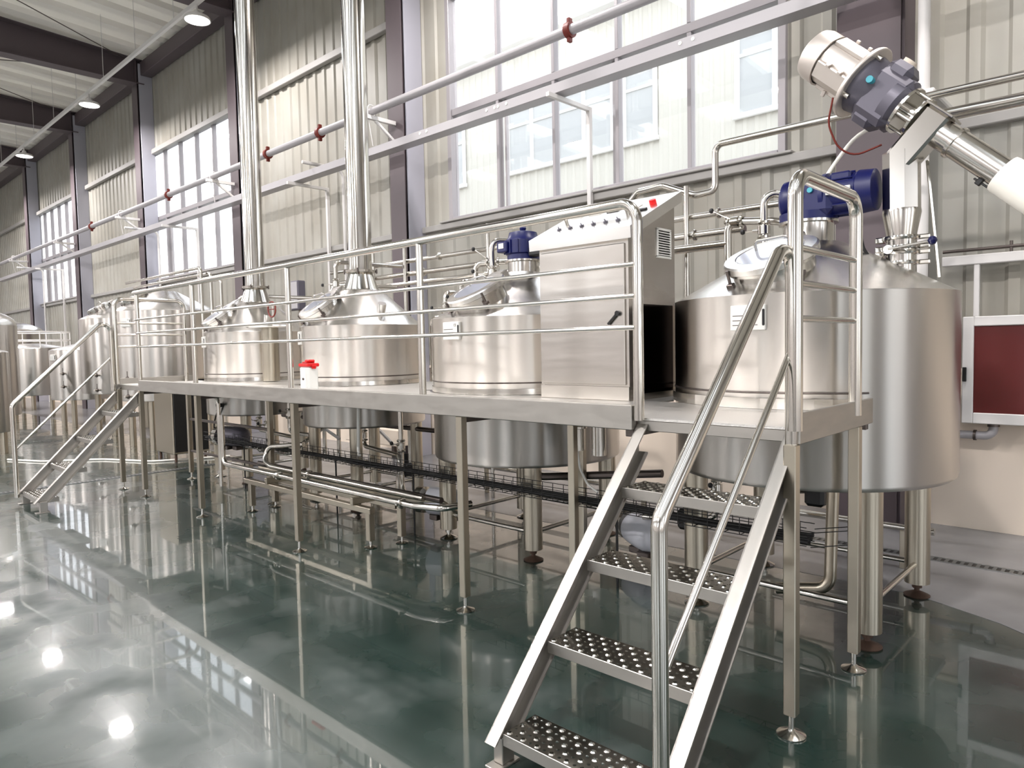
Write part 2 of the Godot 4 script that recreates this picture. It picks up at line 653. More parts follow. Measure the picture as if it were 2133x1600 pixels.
	for i in 7:
		var fx := HALL_L + 4.0 + 6.2 * i  # unseen columns added to put dark streaks into the tank reflections
		b = MB.new()
		b.box(V(fx - 0.2, 0, HALL_F - 0.42), V(fx + 0.2, 9.0, HALL_F - 0.40), 0.002)
		b.box(V(fx - 0.006, 0, HALL_F - 0.4), V(fx + 0.006, 9.0, HALL_F - 0.02))
		var fc := put("steel_column", b, M.column_paint, null, V(fx, 0, HALL_F - 0.2))
		fc.set_meta("kind", "structure")
	# side boxing of each column towards the viewer's right
	for i in COLS.size():
		var c: Array = COLS[i]
		b = MB.new()
		b.box(V(c[1] - 0.01, 0, WALL_Z + 0.03), V(c[1] + 0.02, 8.9, -6.78), 0.004)
		var o := put("column_casing", b, M.casing_paint if i > 0 else M.column_paint, null, V(c[1], 0, -6.95))
		o.set_meta("kind", "structure")
	# eave beam and girts between the columns
	b = MB.new()
	b.box(V(HALL_L, 8.62, WALL_Z + 0.03), V(HALL_R, 8.95, WALL_Z + 0.3), 0.01)
	struct("trim_1", b, M.column_paint)
	var n := 2
	var spans := [[HALL_L, -30.35], [-30.0, -24.75], [-24.4, -19.34], [-19.0, -14.12], [-13.78, -8.82], [-8.46, -2.26], [-1.74, HALL_R]]
	for s in spans:
		b = MB.new()
		b.box(V(s[0] + 0.03, SILL - 0.10, WALL_Z + 0.03), V(s[1], SILL - 0.01, WALL_Z + 0.12), 0.008)
		struct("trim_%d" % n, b, M.girt_paint)
		n += 1
		var has := false
		for w in WINS:
			if w[0] > s[0] - 0.2 and w[1] < s[1] + 0.2:
				has = true
		if not has:
			b = MB.new()
			b.box(V(s[0] + 0.03, 6.71, WALL_Z + 0.03), V(s[1], 6.83, WALL_Z + 0.13), 0.008)
			struct("trim_%d" % n, b, M.girt_paint)
			n += 1


func build_windows() -> void:
	var k := 1
	for w in WINS:
		var o := Node3D.new()
		o.name = "window_%d" % k
		k += 1
		add_child(o)
		o.position = V((w[0] + w[1]) / 2, SILL, WALL_Z)
		o.set_meta("kind", "structure")
		var z0 := WALL_Z - 0.1
		var z1 := WALL_Z + 0.05
		var b := MB.new()
		b.box(V(w[0], SILL, z0), V(w[0] + 0.08, HEAD, z1), 0.006)
		b.box(V(w[1] - 0.08, SILL, z0), V(w[1], HEAD, z1), 0.006)
		b.box(V(w[0] + 0.08, SILL, z0), V(w[1] - 0.08, SILL + 0.07, z1), 0.006)
		b.box(V(w[0] + 0.08, HEAD - 0.07, z0), V(w[1] - 0.08, HEAD, z1), 0.006)
		put("window_frame", b, M.frame_alu, o)
		b = MB.new()
		b.box(V(w[0] + 0.08, 5.06, z0 + 0.02), V(w[1] - 0.08, 5.16, z1 - 0.03), 0.005)
		put("transom", b, M.frame_alu, o)
		var xs := [w[0] + 0.08]
		var span: float = w[1] - w[0]
		for f in [0.2, 0.4, 0.595, 0.785]:
			var x: float = w[0] + span * f
			xs.append(x)
			b = MB.new()
			b.box(V(x - 0.025, SILL + 0.07, z0 + 0.02), V(x + 0.025, 5.06, z1 - 0.03), 0.005)
			b.box(V(x - 0.025, 5.16, z0 + 0.02), V(x + 0.025, HEAD - 0.07, z1 - 0.03), 0.005)
			put("mullion", b, M.frame_alu, o)
		xs.append(w[1] - 0.08)
		for i in xs.size() - 1:
			for yy in [[SILL + 0.07, 5.06], [5.16, HEAD - 0.07]]:
				b = MB.new()
				b.box(V(xs[i], yy[0], WALL_Z - 0.055), V(xs[i + 1], yy[1], WALL_Z - 0.047))
				put("pane", b, M.glass, o)
			if i == 1 or i == 3:
				b = MB.new()
				var xa: float = xs[i] + (0.09 if i == 1 else -0.09)
				b.box(V(xa - 0.02, SILL + 0.07, z0), V(xa + 0.02, 5.06, z0 + 0.05), 0.004)
				put("sash_stile", b, M.frame_alu, o)
		b = MB.new()
		b.box(V(w[0] - 0.1, SILL - 0.01, WALL_Z + 0.03), V(w[1] + 0.1, SILL + 0.015, WALL_Z + 0.16), 0.006)
		put("sill", b, M.girt_paint, o)


func build_outside() -> void:
	var b := MB.new()
	b.box(V(-90, -0.4, -60), V(50, -0.05, WALL_Z - 0.4))
	struct("ground", b, M.out_ground)
	var z := -17.0
	var o := thing("neighbour_building", "pale corrugated neighbouring building seen through the big window", "building", V(-12, 0, z))
	b = MB.new()
	corrugated(b, -34.0, 2.0, 0, 11.1, z)
	b.box(V(-34, 0, z - 10), V(2, 11.1, z - 0.13))
	put("wall", b, M.out_wall, o)
	b = MB.new()
	b.box(V(-34.3, 11.1, z - 10), V(2.3, 11.35, z + 0.5), 0.02)
	put("roof", b, M.out_frame, o)
	for g in [[-15.9, -11.8, 4], [-11.4, -10.4, 1], [-8.05, -7.1, 1], [-22.0, -18.0, 4]]:
		var wb := MB.new()
		wb.box(V(g[0] - 0.1, 7.2, z + 0.03), V(g[1] + 0.1, 7.32, z + 0.14), 0.01)
		wb.box(V(g[0] - 0.1, 9.15, z + 0.03), V(g[1] + 0.1, 9.27, z + 0.1), 0.01)
		wb.box(V(g[0], 8.68, z + 0.03), V(g[1], 8.76, z + 0.09), 0.01)
		for i in g[2] + 1:
			var x: float = lerpf(g[0], g[1], float(i) / g[2])
			wb.box(V(x - 0.06, 7.32, z + 0.03), V(x + 0.06, 9.15, z + 0.1), 0.01)
		var wo := put("window", wb, M.out_frame, o)
		wb = MB.new()
		wb.box(V(g[0], 7.3, z + 0.028), V(g[1], 9.2, z + 0.05))
		put("glazing", wb, M.out_glass, wo)


func build_lamps() -> void:
	# conduits with round high-bay lamps, one row over the brewhouse and two unseen rows added to light the hall
	var row := 0
	for z in [-5.5, 1.8, 9.0]:
		var b := MB.new()
		b.box(V(HALL_L + 0.5, 7.72, z - 0.03), V(HALL_R - 0.5, 7.80, z + 0.03), 0.005)
		var names := ["white lamp conduit running under the roof along the window wall", "unseen added lamp conduit over the middle of the hall", "unseen added lamp conduit over the front of the hall"]
		var cd := thing("lamp_conduit", names[row], "conduit", V(-15, 7.72, z))
		put("channel", b, M.white_paint, cd)
		var x := -35.0
		while x < HALL_R - 1:
			b = MB.new()
			b.rod(V(x, 7.8, z), V(x, roof_y(z) + 0.02, z), 0.006 if row == 0 else 0.004, 6)
			put("hanger_rod", b, M.white_paint, cd)
			x += 1.95
		for i in 6:
			var lx := -30.4 + 5.95 * i + (0.0 if row else 0.0)
			var where: String = ["farthest", "fourth from the near end", "hanging nearest the far window", "hanging over the far staircase", "out of the top of the picture", "over the right end of the hall"][i]
			var label := "unseen added high-bay lamp glowing under the near-wall conduit, %s" % where  # near-row lamps out of view, added for more light
			if row == 0:
				match i:
					1: label = "round glowing high-bay lamp, lowest and farthest of the three in view"
					2: label = "round glowing high-bay lamp, middle one of the three in view"
					3: label = "round glowing high-bay lamp, top and nearest of the three in view"
			else:
				label = "unseen added high-bay lamp on the %s conduit, %s" % [["", "mid-hall", "front"][row], where]
			lamp(V(lx, 7.46, z), label)  # flat black strip painted in as the dark inside the slots
		row += 1
	# bracing rods under the roof
	var rods := [[V(-18.9, 8.86, -6.6), V(-14.2, 8.9, 1.0)], [V(-18.9, 8.9, 1.0), V(-14.2, 8.86, -6.6)], [V(-24.3, 8.86, -6.6), V(-19.5, 8.9, 1.0)], [V(-24.3, 8.9, 1.0), V(-19.5, 8.86, -6.6)]]
	var say := ["thin dark bracing rod crossing under the nearest roof bay, falling leftwards", "thin dark bracing rod crossing under the nearest roof bay, rising leftwards", "thin dark bracing rod in the second roof bay, falling leftwards", "thin dark bracing rod in the second roof bay, rising leftwards"]
	for i in 4:
		var b := MB.new()
		b.rod(rods[i][0], rods[i][1], 0.012, 6)
		tag(put("bracing_rod", b, M.dark_steel, null, rods[i][0]), say[i], "rod", "roof bracing rods")


func lamp(p: Vector3, label: String) -> void:
	var o := thing("high_bay_lamp", label, "lamp", p, "high-bay lamps")
	var b := MB.new()
	b.lathe([Vector2(0, 0.16), Vector2(0.05, 0.16), Vector2(0.07, 0.07), Vector2(0.2, 0.06), Vector2(0.22, 0.03), Vector2(0.22, 0.0), Vector2(0.205, 0.0), Vector2(0.205, 0.012), Vector2(0, 0.012)], Transform3D(Basis(), p), 28)
	put("housing", b, M.white_paint, o)
	b = MB.new()
	b.lathe([Vector2(0, -0.012), Vector2(0.2, -0.002), Vector2(0.2, 0.011), Vector2(0, 0.011)], Transform3D(Basis(), p), 28)
	put("diffuser", b, M.lamp_glow, o)
	b = MB.new()
	b.rod(p + V(0, 0.15, 0), p + V(0, 0.28, 0), 0.018, 8)
	put("bracket", b, M.white_paint, o)
	var l := AreaLight3D.new()
	l.name = "lamp_light"
	o.add_child(l)
	l.position = V(0, -0.03, 0)
	l.rotation_degrees = V(-90, 0, 0)
	l.set("area_size", Vector2(0.38, 0.38))
	l.light_color = Color(1.0, 0.975, 0.97)
	l.light_energy = 14.0 if p.z < -2 else 36.0
	l.set("area_range", 60.0)
	l.shadow_enabled = true


# ---------------------------------------------------------------- services on the window wall
func build_wall_services() -> void:
	# fire main with grooved couplings on column brackets
	var o := thing("fire_main", "long grey sprinkler main with red grooved couplings crossing the windows", "pipe", V(-14, 5.15, -6.3))
	var b := MB.new()
	b.rod(V(-33, 5.15, -6.3), V(3, 5.15, -6.3), 0.057, 18)
	put("pipe", b, M.galv, o)
	for x in [-4.95, -10.05, -11.75, -16.2, -21.5]:
		b = MB.new()
		b.lathe([Vector2(0.057, -0.035), Vector2(0.085, -0.035), Vector2(0.088, 0), Vector2(0.085, 0.035), Vector2(0.057, 0.035)], MB.aim(V(x, 5.15, -6.3), V(x + 1, 5.15, -6.3)), 18)
		b.box(V(x - 0.02, 5.23, -6.33), V(x + 0.02, 5.28, -6.27), 0.005)
		b.box(V(x - 0.02, 5.02, -6.33), V(x + 0.02, 5.07, -6.27), 0.005)
		put("coupling", b, M.coupling, o)
	for i in COLS.size():
		var x: float = COLS[i][0] + 0.17
		b = MB.new()
		b.bar(V(x, 5.06, -6.72), V(x, 5.06, -6.15), 0.06, 0.06)
		b.bar(V(x, 4.78, -6.72), V(x, 5.03, -6.36), 0.04, 0.04)
		b.pipe([V(x, 5.09, -6.23), V(x, 5.24, -6.23), V(x, 5.24, -6.37), V(x, 5.09, -6.37)], 0.008, 0.06, 8)
		b.rod(V(x - 0.02, 5.05, -6.25), V(x - 0.02, 4.66, -6.32), 0.006, 6)
		put("bracket", b, M.white_paint, o)
	# perforated cable trunking below it
	o = thing("cable_trunking", "long pale grey cable trunking below the sprinkler main", "trunking", V(-14, 4.54, -6.4))
	b = MB.new()
	b.box(V(-33, 4.54, -6.34), V(3, 4.65, -6.33), 0.002)
	b.box(V(-33, 4.54, -6.52), V(3, 4.55, -6.34), 0.002)
	b.box(V(-33, 4.55, -6.53), V(3, 4.65, -6.52), 0.002)
	put("tray", b, M.galv, o)
	for x in [-3.6, -6.1, -6.3, -7.6, -9.4]:
		b = MB.new()
		b.rod(V(x, 4.61, -6.332), V(x, 4.61, -6.325), 0.02, 10)
		b.rod(V(x + 0.14, 4.61, -6.332), V(x + 0.14, 4.61, -6.325), 0.02, 10)
		put("knockout", b, M.white_plastic, o)
	# gallows supports standing at the wall
	var at := [-5.2, -10.95, -16.4, -27.0]
	var say := ["pale square gallows support with a post down across the big window", "pale gallows support between the two exhaust stacks", "pale gallows support in front of the middle window", "pale gallows support in front of the farthest window"]
	for i in at.size():
		var x: float = at[i]
		o = thing("trunking_support", say[i], "support", V(x, 1.4, -6.95), "trunking supports")
		b = MB.new()
		b.bar(V(x, 4.5, -7.0), V(x, 4.5, -6.2), 0.05, 0.05)
		put("arm", b, M.white_paint, o)
		b = MB.new()
		b.box(V(x - 0.028, 1.4, -7.0), V(x + 0.028, 4.525, -6.945), 0.004)
		put("post", b, M.white_paint, o)
	# bent white drop pipes
	var dx := [-10.45, -18.72, -29.4]
	var dsay := ["bent white pipe dropping down the wall between the exhaust stacks", "bent white pipe dropping beside the middle window's far edge", "bent white pipe dropping beside the farthest window"]
	for i in 3:
		b = MB.new()
		b.pipe([V(dx[i], 4.75, -6.2), V(dx[i], 4.75, -6.98), V(dx[i], 0.0, -6.98)], 0.03, 0.16)
		tag(put("drop_pipe", b, M.white_paint, null, V(dx[i], 0, -6.98)), dsay[i], "pipe", "white drop pipes")
	b = MB.new()
	b.rod(V(-1.51, 0, -6.5), V(-1.51, 9.05, -6.5), 0.045, 18)
	for y in [1.2, 3.6, 6.0]:
		b.box(V(-1.6, y, -7.1), V(-1.42, y + 0.05, -6.44), 0.01)
	tag(put("rain_pipe", b, M.white_paint, null, V(-1.51, 0, -6.5)), "tall white rainwater pipe beside the dark column on the right", "pipe")
	# rails right of the last column
	b = MB.new()
	b.box(V(-1.45, 2.27, -6.95), V(3, 2.35, -6.89), 0.006)
	b.box(V(-1.22, 1.84, -6.94), V(-1.18, 2.27, -6.9), 0.004)
	tag(put("cable_duct", b, M.white_paint, null, V(0, 2.3, -6.92)), "pale grey cable duct on the wall with a drop to the red cabinet", "duct")
	b = MB.new()
	b.rod(V(-1.45, 2.395, -6.93), V(3, 2.395, -6.93), 0.014, 10)
	for x in [-0.97, 0.4]:
		b.rod(V(x, 2.34, -6.93), V(x, 2.44, -6.93), 0.012, 8)
	tag(put("wall_conduit", b, M.dark_steel, null, V(0, 2.39, -6.93)), "thin dark conduit just above the cable duct on the right wall", "pipe")
	# red wall cabinet
	o = thing("wall_cabinet", "white-framed glazed wall cabinet with a dark red back, right edge", "cabinet", V(-0.5, 0.95, -6.95))
	b = MB.new()
	b.box(V(-1.29, 0.95, -7.1), V(0.2, 1.84, -6.93), 0.008)
	put("body", b, M.white_paint, o)
	b = MB.new()
	b.box(V(-1.29, 0.95, -6.93), V(-1.21, 1.84, -6.88), 0.006)
	b.box(V(0.12, 0.95, -6.93), V(0.2, 1.84, -6.88), 0.006)
	b.box(V(-1.21, 1.76, -6.93), V(0.12, 1.84, -6.88), 0.006)
	b.box(V(-1.21, 0.95, -6.93), V(0.12, 1.04, -6.88), 0.006)
	var door := put("door", b, M.white_paint, o)
	b = MB.new()
	b.box(V(-1.22, 1.03, -6.925), V(0.13, 1.77, -6.9), 0.002)
	put("red_panel", b, M.red_panel, door)
	b = MB.new()
	b.box(V(-1.285, 1.30, -6.88), V(-1.255, 1.42, -6.865), 0.004)
	put("latch", b, M.black, door)
	# water pipe with elbow below it
	o = thing("elbow_pipe", "plated pipe with an elbow below the red wall cabinet", "pipe", V(-1.1, 0.84, -7.0))
	b = MB.new()
	b.pipe([V(-1.08, 0.97, -7.0), V(-1.08, 0.84, -7.0), V(-2.6, 0.84, -7.0)], 0.035, 0.07)
	put("pipe", b, M.galv, o)
	b = MB.new()
	b.lathe([Vector2(0.035, 0), Vector2(0.045, 0), Vector2(0.045, 0.02), Vector2(0.035, 0.02)], MB.aim(V(-1.2, 0.84, -7.0), V(-1.3, 0.84, -7.0)), 16)
	b.lathe([Vector2(0.035, 0), Vector2(0.045, 0), Vector2(0.045, 0.02), Vector2(0.035, 0.02)], MB.aim(V(-1.08, 0.92, -7.0), V(-1.08, 1.0, -7.0)), 16)
	put("collar", b, M.dark_steel, o)


# ---------------------------------------------------------------- platform and stairs
func circle2(cx: float, cz: float, r: float, k := 48) -> PackedVector2Array:
	var p := PackedVector2Array()
	for i in k:
		p.append(Vector2(cx + r * cos(TAU * i / k), cz + r * sin(TAU * i / k)))
	return p


const TANKS := [[-1.69, -4.54, 0.82], [-4.10, -4.53, 0.80], [-6.51, -4.53, 0.66], [-8.92, -4.53, 0.66]]


func build_platform() -> void:
	var o := thing("work_platform", "long stainless steel work platform standing in front of the brew tanks", "platform", V(-5.3, 0, FRONT))
	# deck plate with round cut-outs for the tanks
	var poly := PackedVector2Array([Vector2(-9.5, -2.99), Vector2(-8.66, -2.99), Vector2(-8.66, -2.95), Vector2(-1.955, -2.95), Vector2(-1.955, -2.99), Vector2(-1.13, -2.99), Vector2(-1.13, -3.88), Vector2(-2.38, -3.88), Vector2(-2.38, -4.5), Vector2(-3.42, -4.5), Vector2(-3.42, -3.95), Vector2(-4.8, -3.95), Vector2(-4.8, -5.1), Vector2(-6.0, -5.1), Vector2(-6.0, -3.95), Vector2(-7.05, -3.95), Vector2(-7.05, -5.1), Vector2(-8.4, -5.1), Vector2(-8.4, -3.95), Vector2(-9.5, -3.95)])
	var parts := [poly]
	for t in TANKS:
		var nxt := []
		for p in parts:
			nxt.append_array(Geometry2D.clip_polygons(p, circle2(t[0], t[1], t[2] + 0.015)))
		parts = nxt
	for p in parts:
		if absf(_area(p)) < 0.05:
			continue
		var b := MB.new()
		var pts := []
		for q in p:
			pts.append(V(q.x, DECK - 0.012, q.y))
		b.prism(pts, V(0, 0.012, 0))
		put("deck_plate", b, M.deck_steel, o)
	# fascia channels
	var b := MB.new()
	b.box(V(-8.66, 1.24, FRONT - 0.045), V(-1.955, 1.365, FRONT), 0.004)
	put("front_fascia", b, M.satin_steel, o)
	b = MB.new()
	b.box(V(-1.955, 1.235, -3.03), V(-1.135, 1.287, -2.992), 0.003)
	put("entry_fascia", b, M.satin_steel, o)
	b = MB.new()
	b.box(V(-9.5, 1.235, -3.03), V(-8.66, 1.287, -2.992), 0.003)
	put("entry_fascia", b, M.satin_steel, o)
	b = MB.new()
	b.box(V(-1.135, 1.24, -3.88), V(-1.115, 1.37, -2.912), 0.003)
	put("end_fascia", b, M.satin_steel, o)
	b = MB.new()
	b.box(V(-9.52, 1.24, -3.95), V(-9.5, 1.37, -2.912), 0.003)
	put("end_fascia", b, M.satin_steel, o)
	# joists under the plate
	for x in [-8.7, -7.15, -5.26, -3.24, -2.0]:
		b = MB.new()
		b.box(V(x - 0.025, 1.2, -3.88), V(x + 0.025, 1.287, FRONT - 0.05), 0.003)
		put("joist", b, M.dark_steel, o)
	b = MB.new()
	b.box(V(-9.45, 1.2, -3.93), V(-1.15, 1.285, -3.89), 0.003)
	put("joist", b, M.dark_steel, o)
	# legs on screw feet
	for q in [[-9.43, -2.97], [-8.70, -2.97], [-7.15, -2.97], [-5.26, -2.97], [-3.24, -2.97], [-1.145, -2.90], [-1.145, -3.70], [-2.95, -3.72], [-7.13, -3.73], [-9.43, -3.8], [-3.32, -4.3]]:
		b = MB.new()
		b.box(V(q[0] - 0.026, 0.09, q[1] - 0.026), V(q[0] + 0.026, 1.24, q[1] + 0.026), 0.004)
		var lg := put("leg", b, M.leg_steel, o)
		b = MB.new()
		b.lathe([Vector2(0.058, 0.001), Vector2(0.06, 0.006), Vector2(0.02, 0.022), Vector2(0.012, 0.03), Vector2(0.012, 0.092), Vector2(0, 0.092)], Transform3D(Basis(), V(q[0], 0, q[1])), 20)
		put("foot", b, M.tube_steel, lg)
	# low braces at the far end
	for q in [[V(-9.4, 0.38, -3.8), V(-7.2, 0.38, -3.8)], [V(-9.4, 0.8, -3.8), V(-7.2, 0.8, -3.8)]]:
		b = MB.new()
		b.bar(q[0], q[1], 0.03, 0.03)
		put("brace", b, M.dark_steel, o)
	# guard rail along the front
	b = MB.new()
	b.pipe([V(-8.74, 2.365, -2.96), V(-1.925, 2.365, -2.96), V(-1.925, 1.29, -2.96)], 0.0265, 0.1, 18)
	put("top_rail", b, M.tube_steel, o)
	for x in [-8.68, -7.16, -5.29, -3.60]:
		b = MB.new()
		b.rod(V(x, 1.30, -2.965), V(x, 2.35, -2.965), 0.024, 18)
		put("post", b, M.tube_steel, o)
	for y in [2.06, 1.905, 1.75]:
		b = MB.new()
		b.rod(V(-8.68, y, -2.94), V(-1.93, y, -2.94), 0.0125, 12)
		put("mid_rail", b, M.tube_steel, o)
	# hoops at both ends
	for e in [[-1.125, -2.885, -3.63, 0.03], [-9.46, -2.97, -3.8, 0.026]]:
		b = MB.new()
		b.pipe([V(e[0], 1.30, e[1]), V(e[0], 2.345, e[1]), V(e[0], 2.345, e[2]), V(e[0], 1.30, e[2])], e[3], 0.095, 20)
		var hp := put("end_hoop", b, M.tube_steel, o)
		for y in [2.05, 1.905, 1.76]:
			b = MB.new()
			b.rod(V(e[0], y, e[1]), V(e[0], y, e[2]), 0.0145, 12)
			put("rung", b, M.tube_steel, hp)
	# hoops at the back of the two bays between the tanks
	for e in [[-5.95, -4.85, -5.05], [-8.3, -7.2, -5.05]]:
		b = MB.new()
		b.pipe([V(e[0], 1.30, e[2]), V(e[0], 2.0, e[2]), V(e[1], 2.0, e[2]), V(e[1], 1.30, e[2])], 0.02, 0.08, 14)
		var hp := put("back_hoop", b, M.tube_steel, o)
		for y in [1.86, 1.68, 1.49]:
			b = MB.new()
			b.rod(V(e[0], y, e[2]), V(e[1], y, e[2]), 0.01, 10)
			put("rung", b, M.tube_steel, hp)


func _area(p: PackedVector2Array) -> float:
	var a := 0.0
	for i in p.size():
		a += p[i].cross(p[(i + 1) % p.size()])
	return a / 2


# perforated tread plate: cells with raised rims and open holes
func tread_plate(x0: float, x1: float, y: float, zf: float, depth: float) -> MB:
	var b := MB.new()
	var nx := int(round((x1 - x0) / 0.036))
	var nz := int(round(depth / 0.036))
	var dx := (x1 - x0) / nx
	var dz := depth / nz
	var k := 8
	for i in nx:
		for j in nz:
			var c := V(x0 + (i + 0.5) * dx, y, zf - (j + 0.5) * dz)
			var up := (i + j) % 2 == 0
			var rings := []
			for q in [0, 1, 2, 3]:
				var ring := []
				for t in k:
					var a := TAU * (t + 0.5) / k
					var d := V(cos(a), 0, sin(a))
					match q:
						0:
							var s := minf(dx / 2 / maxf(absf(d.x), 1e-6), dz / 2 / maxf(absf(d.z), 1e-6))
							var pt := d * s
							# snap to the corner directions so that cells meet
							ring.append(c + V(signf(d.x) * dx / 2 if absf(d.x) > absf(d.z) else d.x / absf(d.z) * dz / 2, 0, signf(d.z) * dz / 2 if absf(d.z) > absf(d.x) else d.z / absf(d.x) * dx / 2))
						1:
							ring.append(c + d * 0.0135)
						2:
							ring.append(c + d * (0.0085 if up else 0.0075) + V(0, 0.0045 if up else 0.0, 0))
						3:
							ring.append(c + d * (0.008 if up else 0.007) + V(0, -0.004, 0))
				rings.append(ring)
			for q in 3:
				for t in k:
					var u := (t + 1) % k
					b.quad(rings[q][u], rings[q][t], rings[q + 1][t], rings[q + 1][u])
			# corner gussets of the cell
			for sx in [-1, 1]:
				for sz in [-1, 1]:
					var cr := c + V(sx * dx / 2, 0, sz * dz / 2)
					var near := []
					for t in k:
						var pt: Vector3 = rings[0][t]
						if signf(pt.x - c.x) == sx and signf(pt.z - c.z) == sz:
							near.append(pt)
					if near.size() >= 2:
						if (near[0] - cr).cross(near[1] - cr).y > 0:
							b.tri(cr, near[0], near[1])
						else:
							b.tri(cr, near[1], near[0])
	return b


func build_stairs() -> void:
	stair(-1.95, -1.155, 1.0, "steep stainless staircase with perforated treads in the right foreground", "perforated tread")
	stair(-9.47, -8.69, -1.0, "small stainless staircase at the far left end of the platform", "perforated tread")


func stair(xl: float, xr: float, side: float, label: String, _t: String) -> void:
	var o := thing("staircase", label, "stairs", V((xl + xr) / 2, 0, -2.4))
	var k := 1.04
	var zb := -1.9
	for x in [xl, xr - 0.055]:
		# C-section stringer: web with a front and a back flange
		var pf := func(z: float) -> float: return 0.14 + k * (zb - z)
		var zt := -2.985
		var d := 0.14
		var b := MB.new()
		b.prism([V(x, 0.11, zb + 0.029), V(x, pf.call(zt), zt), V(x, pf.call(zt + d), zt), V(x, 0.11, zb + 0.029 - d)], V(0.006, 0, 0))
		for f in [0.0, d - 0.009]:
			b.prism([V(x, 0.11, zb + 0.029 - f), V(x, pf.call(zt + f), zt), V(x, pf.call(zt + f + 0.009), zt), V(x, 0.11, zb + 0.029 - f - 0.009)], V(0.058, 0, 0))
		var sg := put("stringer", b, M.satin_steel, o)
		b = MB.new()
		b.box(V(x - 0.01, 0.0, zb - 0.11), V(x + 0.062, 0.01, zb + 0.02), 0.002)
		b.box(V(x, 0.01, zb - 0.09), V(x + 0.05, 0.12, zb - 0.02), 0.003)
		put("foot_plate", b, M.satin_steel, sg)
	for i in 4:
		var y := 0.145 + 0.282 * i
		var z := -1.92 - 0.28 * i
		var b := tread_plate(xl + 0.056, xr - 0.056, y, z, 0.19)
		var t := put("tread", b, M.tube_steel, o)
		b = MB.new()
		b.box(V(xl + 0.056, y - 0.05, z - 0.004), V(xr - 0.056, y, z + 0.002), 0.002)
		b.box(V(xl + 0.056, y - 0.05, z - 0.192), V(xr - 0.056, y, z - 0.188), 0.001)
		b.box(V(xl + 0.056, y - 0.05, z - 0.19), V(xl + 0.06, y, z), 0.001)
		b.box(V(xr - 0.06, y - 0.05, z - 0.19), V(xr - 0.056, y, z), 0.001)
		put("tread_edge", b, M.satin_steel, t)
	var hx := xr + 0.004 if side > 0 else xl + 0.02
	var b := MB.new()
	b.pipe([V(hx, 1.225, -2.915), V(hx, 2.15, -2.915), V(hx, 1.12, -1.875), V(hx, 0.08, -1.875)], 0.0265, 0.085, 20)
	var hr := put("handrail", b, M.tube_steel, o)
	b = MB.new()
	b.rod(V(hx, 1.64, -2.915), V(hx, 0.62, -1.885), 0.0135, 14)
	put("mid_rail", b, M.tube_steel, hr)


# ---------------------------------------------------------------- tanks
func clamp_ring(b: MB, p: Vector3, dir: Vector3, r: float) -> void:
	b.lathe([Vector2(r, -0.012), Vector2(r + 0.014, -0.010), Vector2(r + 0.02, 0), Vector2(r + 0.014, 0.010), Vector2(r, 0.012)], MB.aim(p, p + dir), 18)
	var s := dir.cross(Vector3.UP)
	if s.length() < 0.1:
		s = Vector3(0.7, 0, 0.7)
	s = s.normalized()
	b.box(p + s * (r + 0.025) - V(0.012, 0.012, 0.012), p + s * (r + 0.025) + V(0.012, 0.012, 0.012), 0.004)


# butterfly valve on a vertical or level run: body, two clamps, lever with a knob
func valve(parent: Node, p: Vector3, dir: Vector3, r: float, lever: Vector3, knob := "black") -> void:
	var b := MB.new()
	var d := dir.normalized()
	b.lathe([Vector2(r, -0.03), Vector2(r + 0.016, -0.028), Vector2(r + 0.016, 0.028), Vector2(r, 0.03)], MB.aim(p, p + d), 18)
	clamp_ring(b, p - d * 0.05, d, r)
	clamp_ring(b, p + d * 0.05, d, r)
	b.rod(p, p + lever.normalized() * (r + 0.05), 0.011, 8)
	var body := put("valve", b, M.tube_steel, parent)
	b = MB.new()
	b.bar(p + lever.normalized() * (r + 0.03), p + lever * 1.0, 0.012, 0.007)
	put("lever", b, M.tube_steel, body)
	b = MB.new()
	b.lathe([Vector2(0, -0.02), Vector2(0.013, -0.015), Vector2(0.018, 0), Vector2(0.013, 0.015), Vector2(0, 0.02)], Transform3D(Basis(), p + lever), 12)
	put("knob", b, M[knob], body)


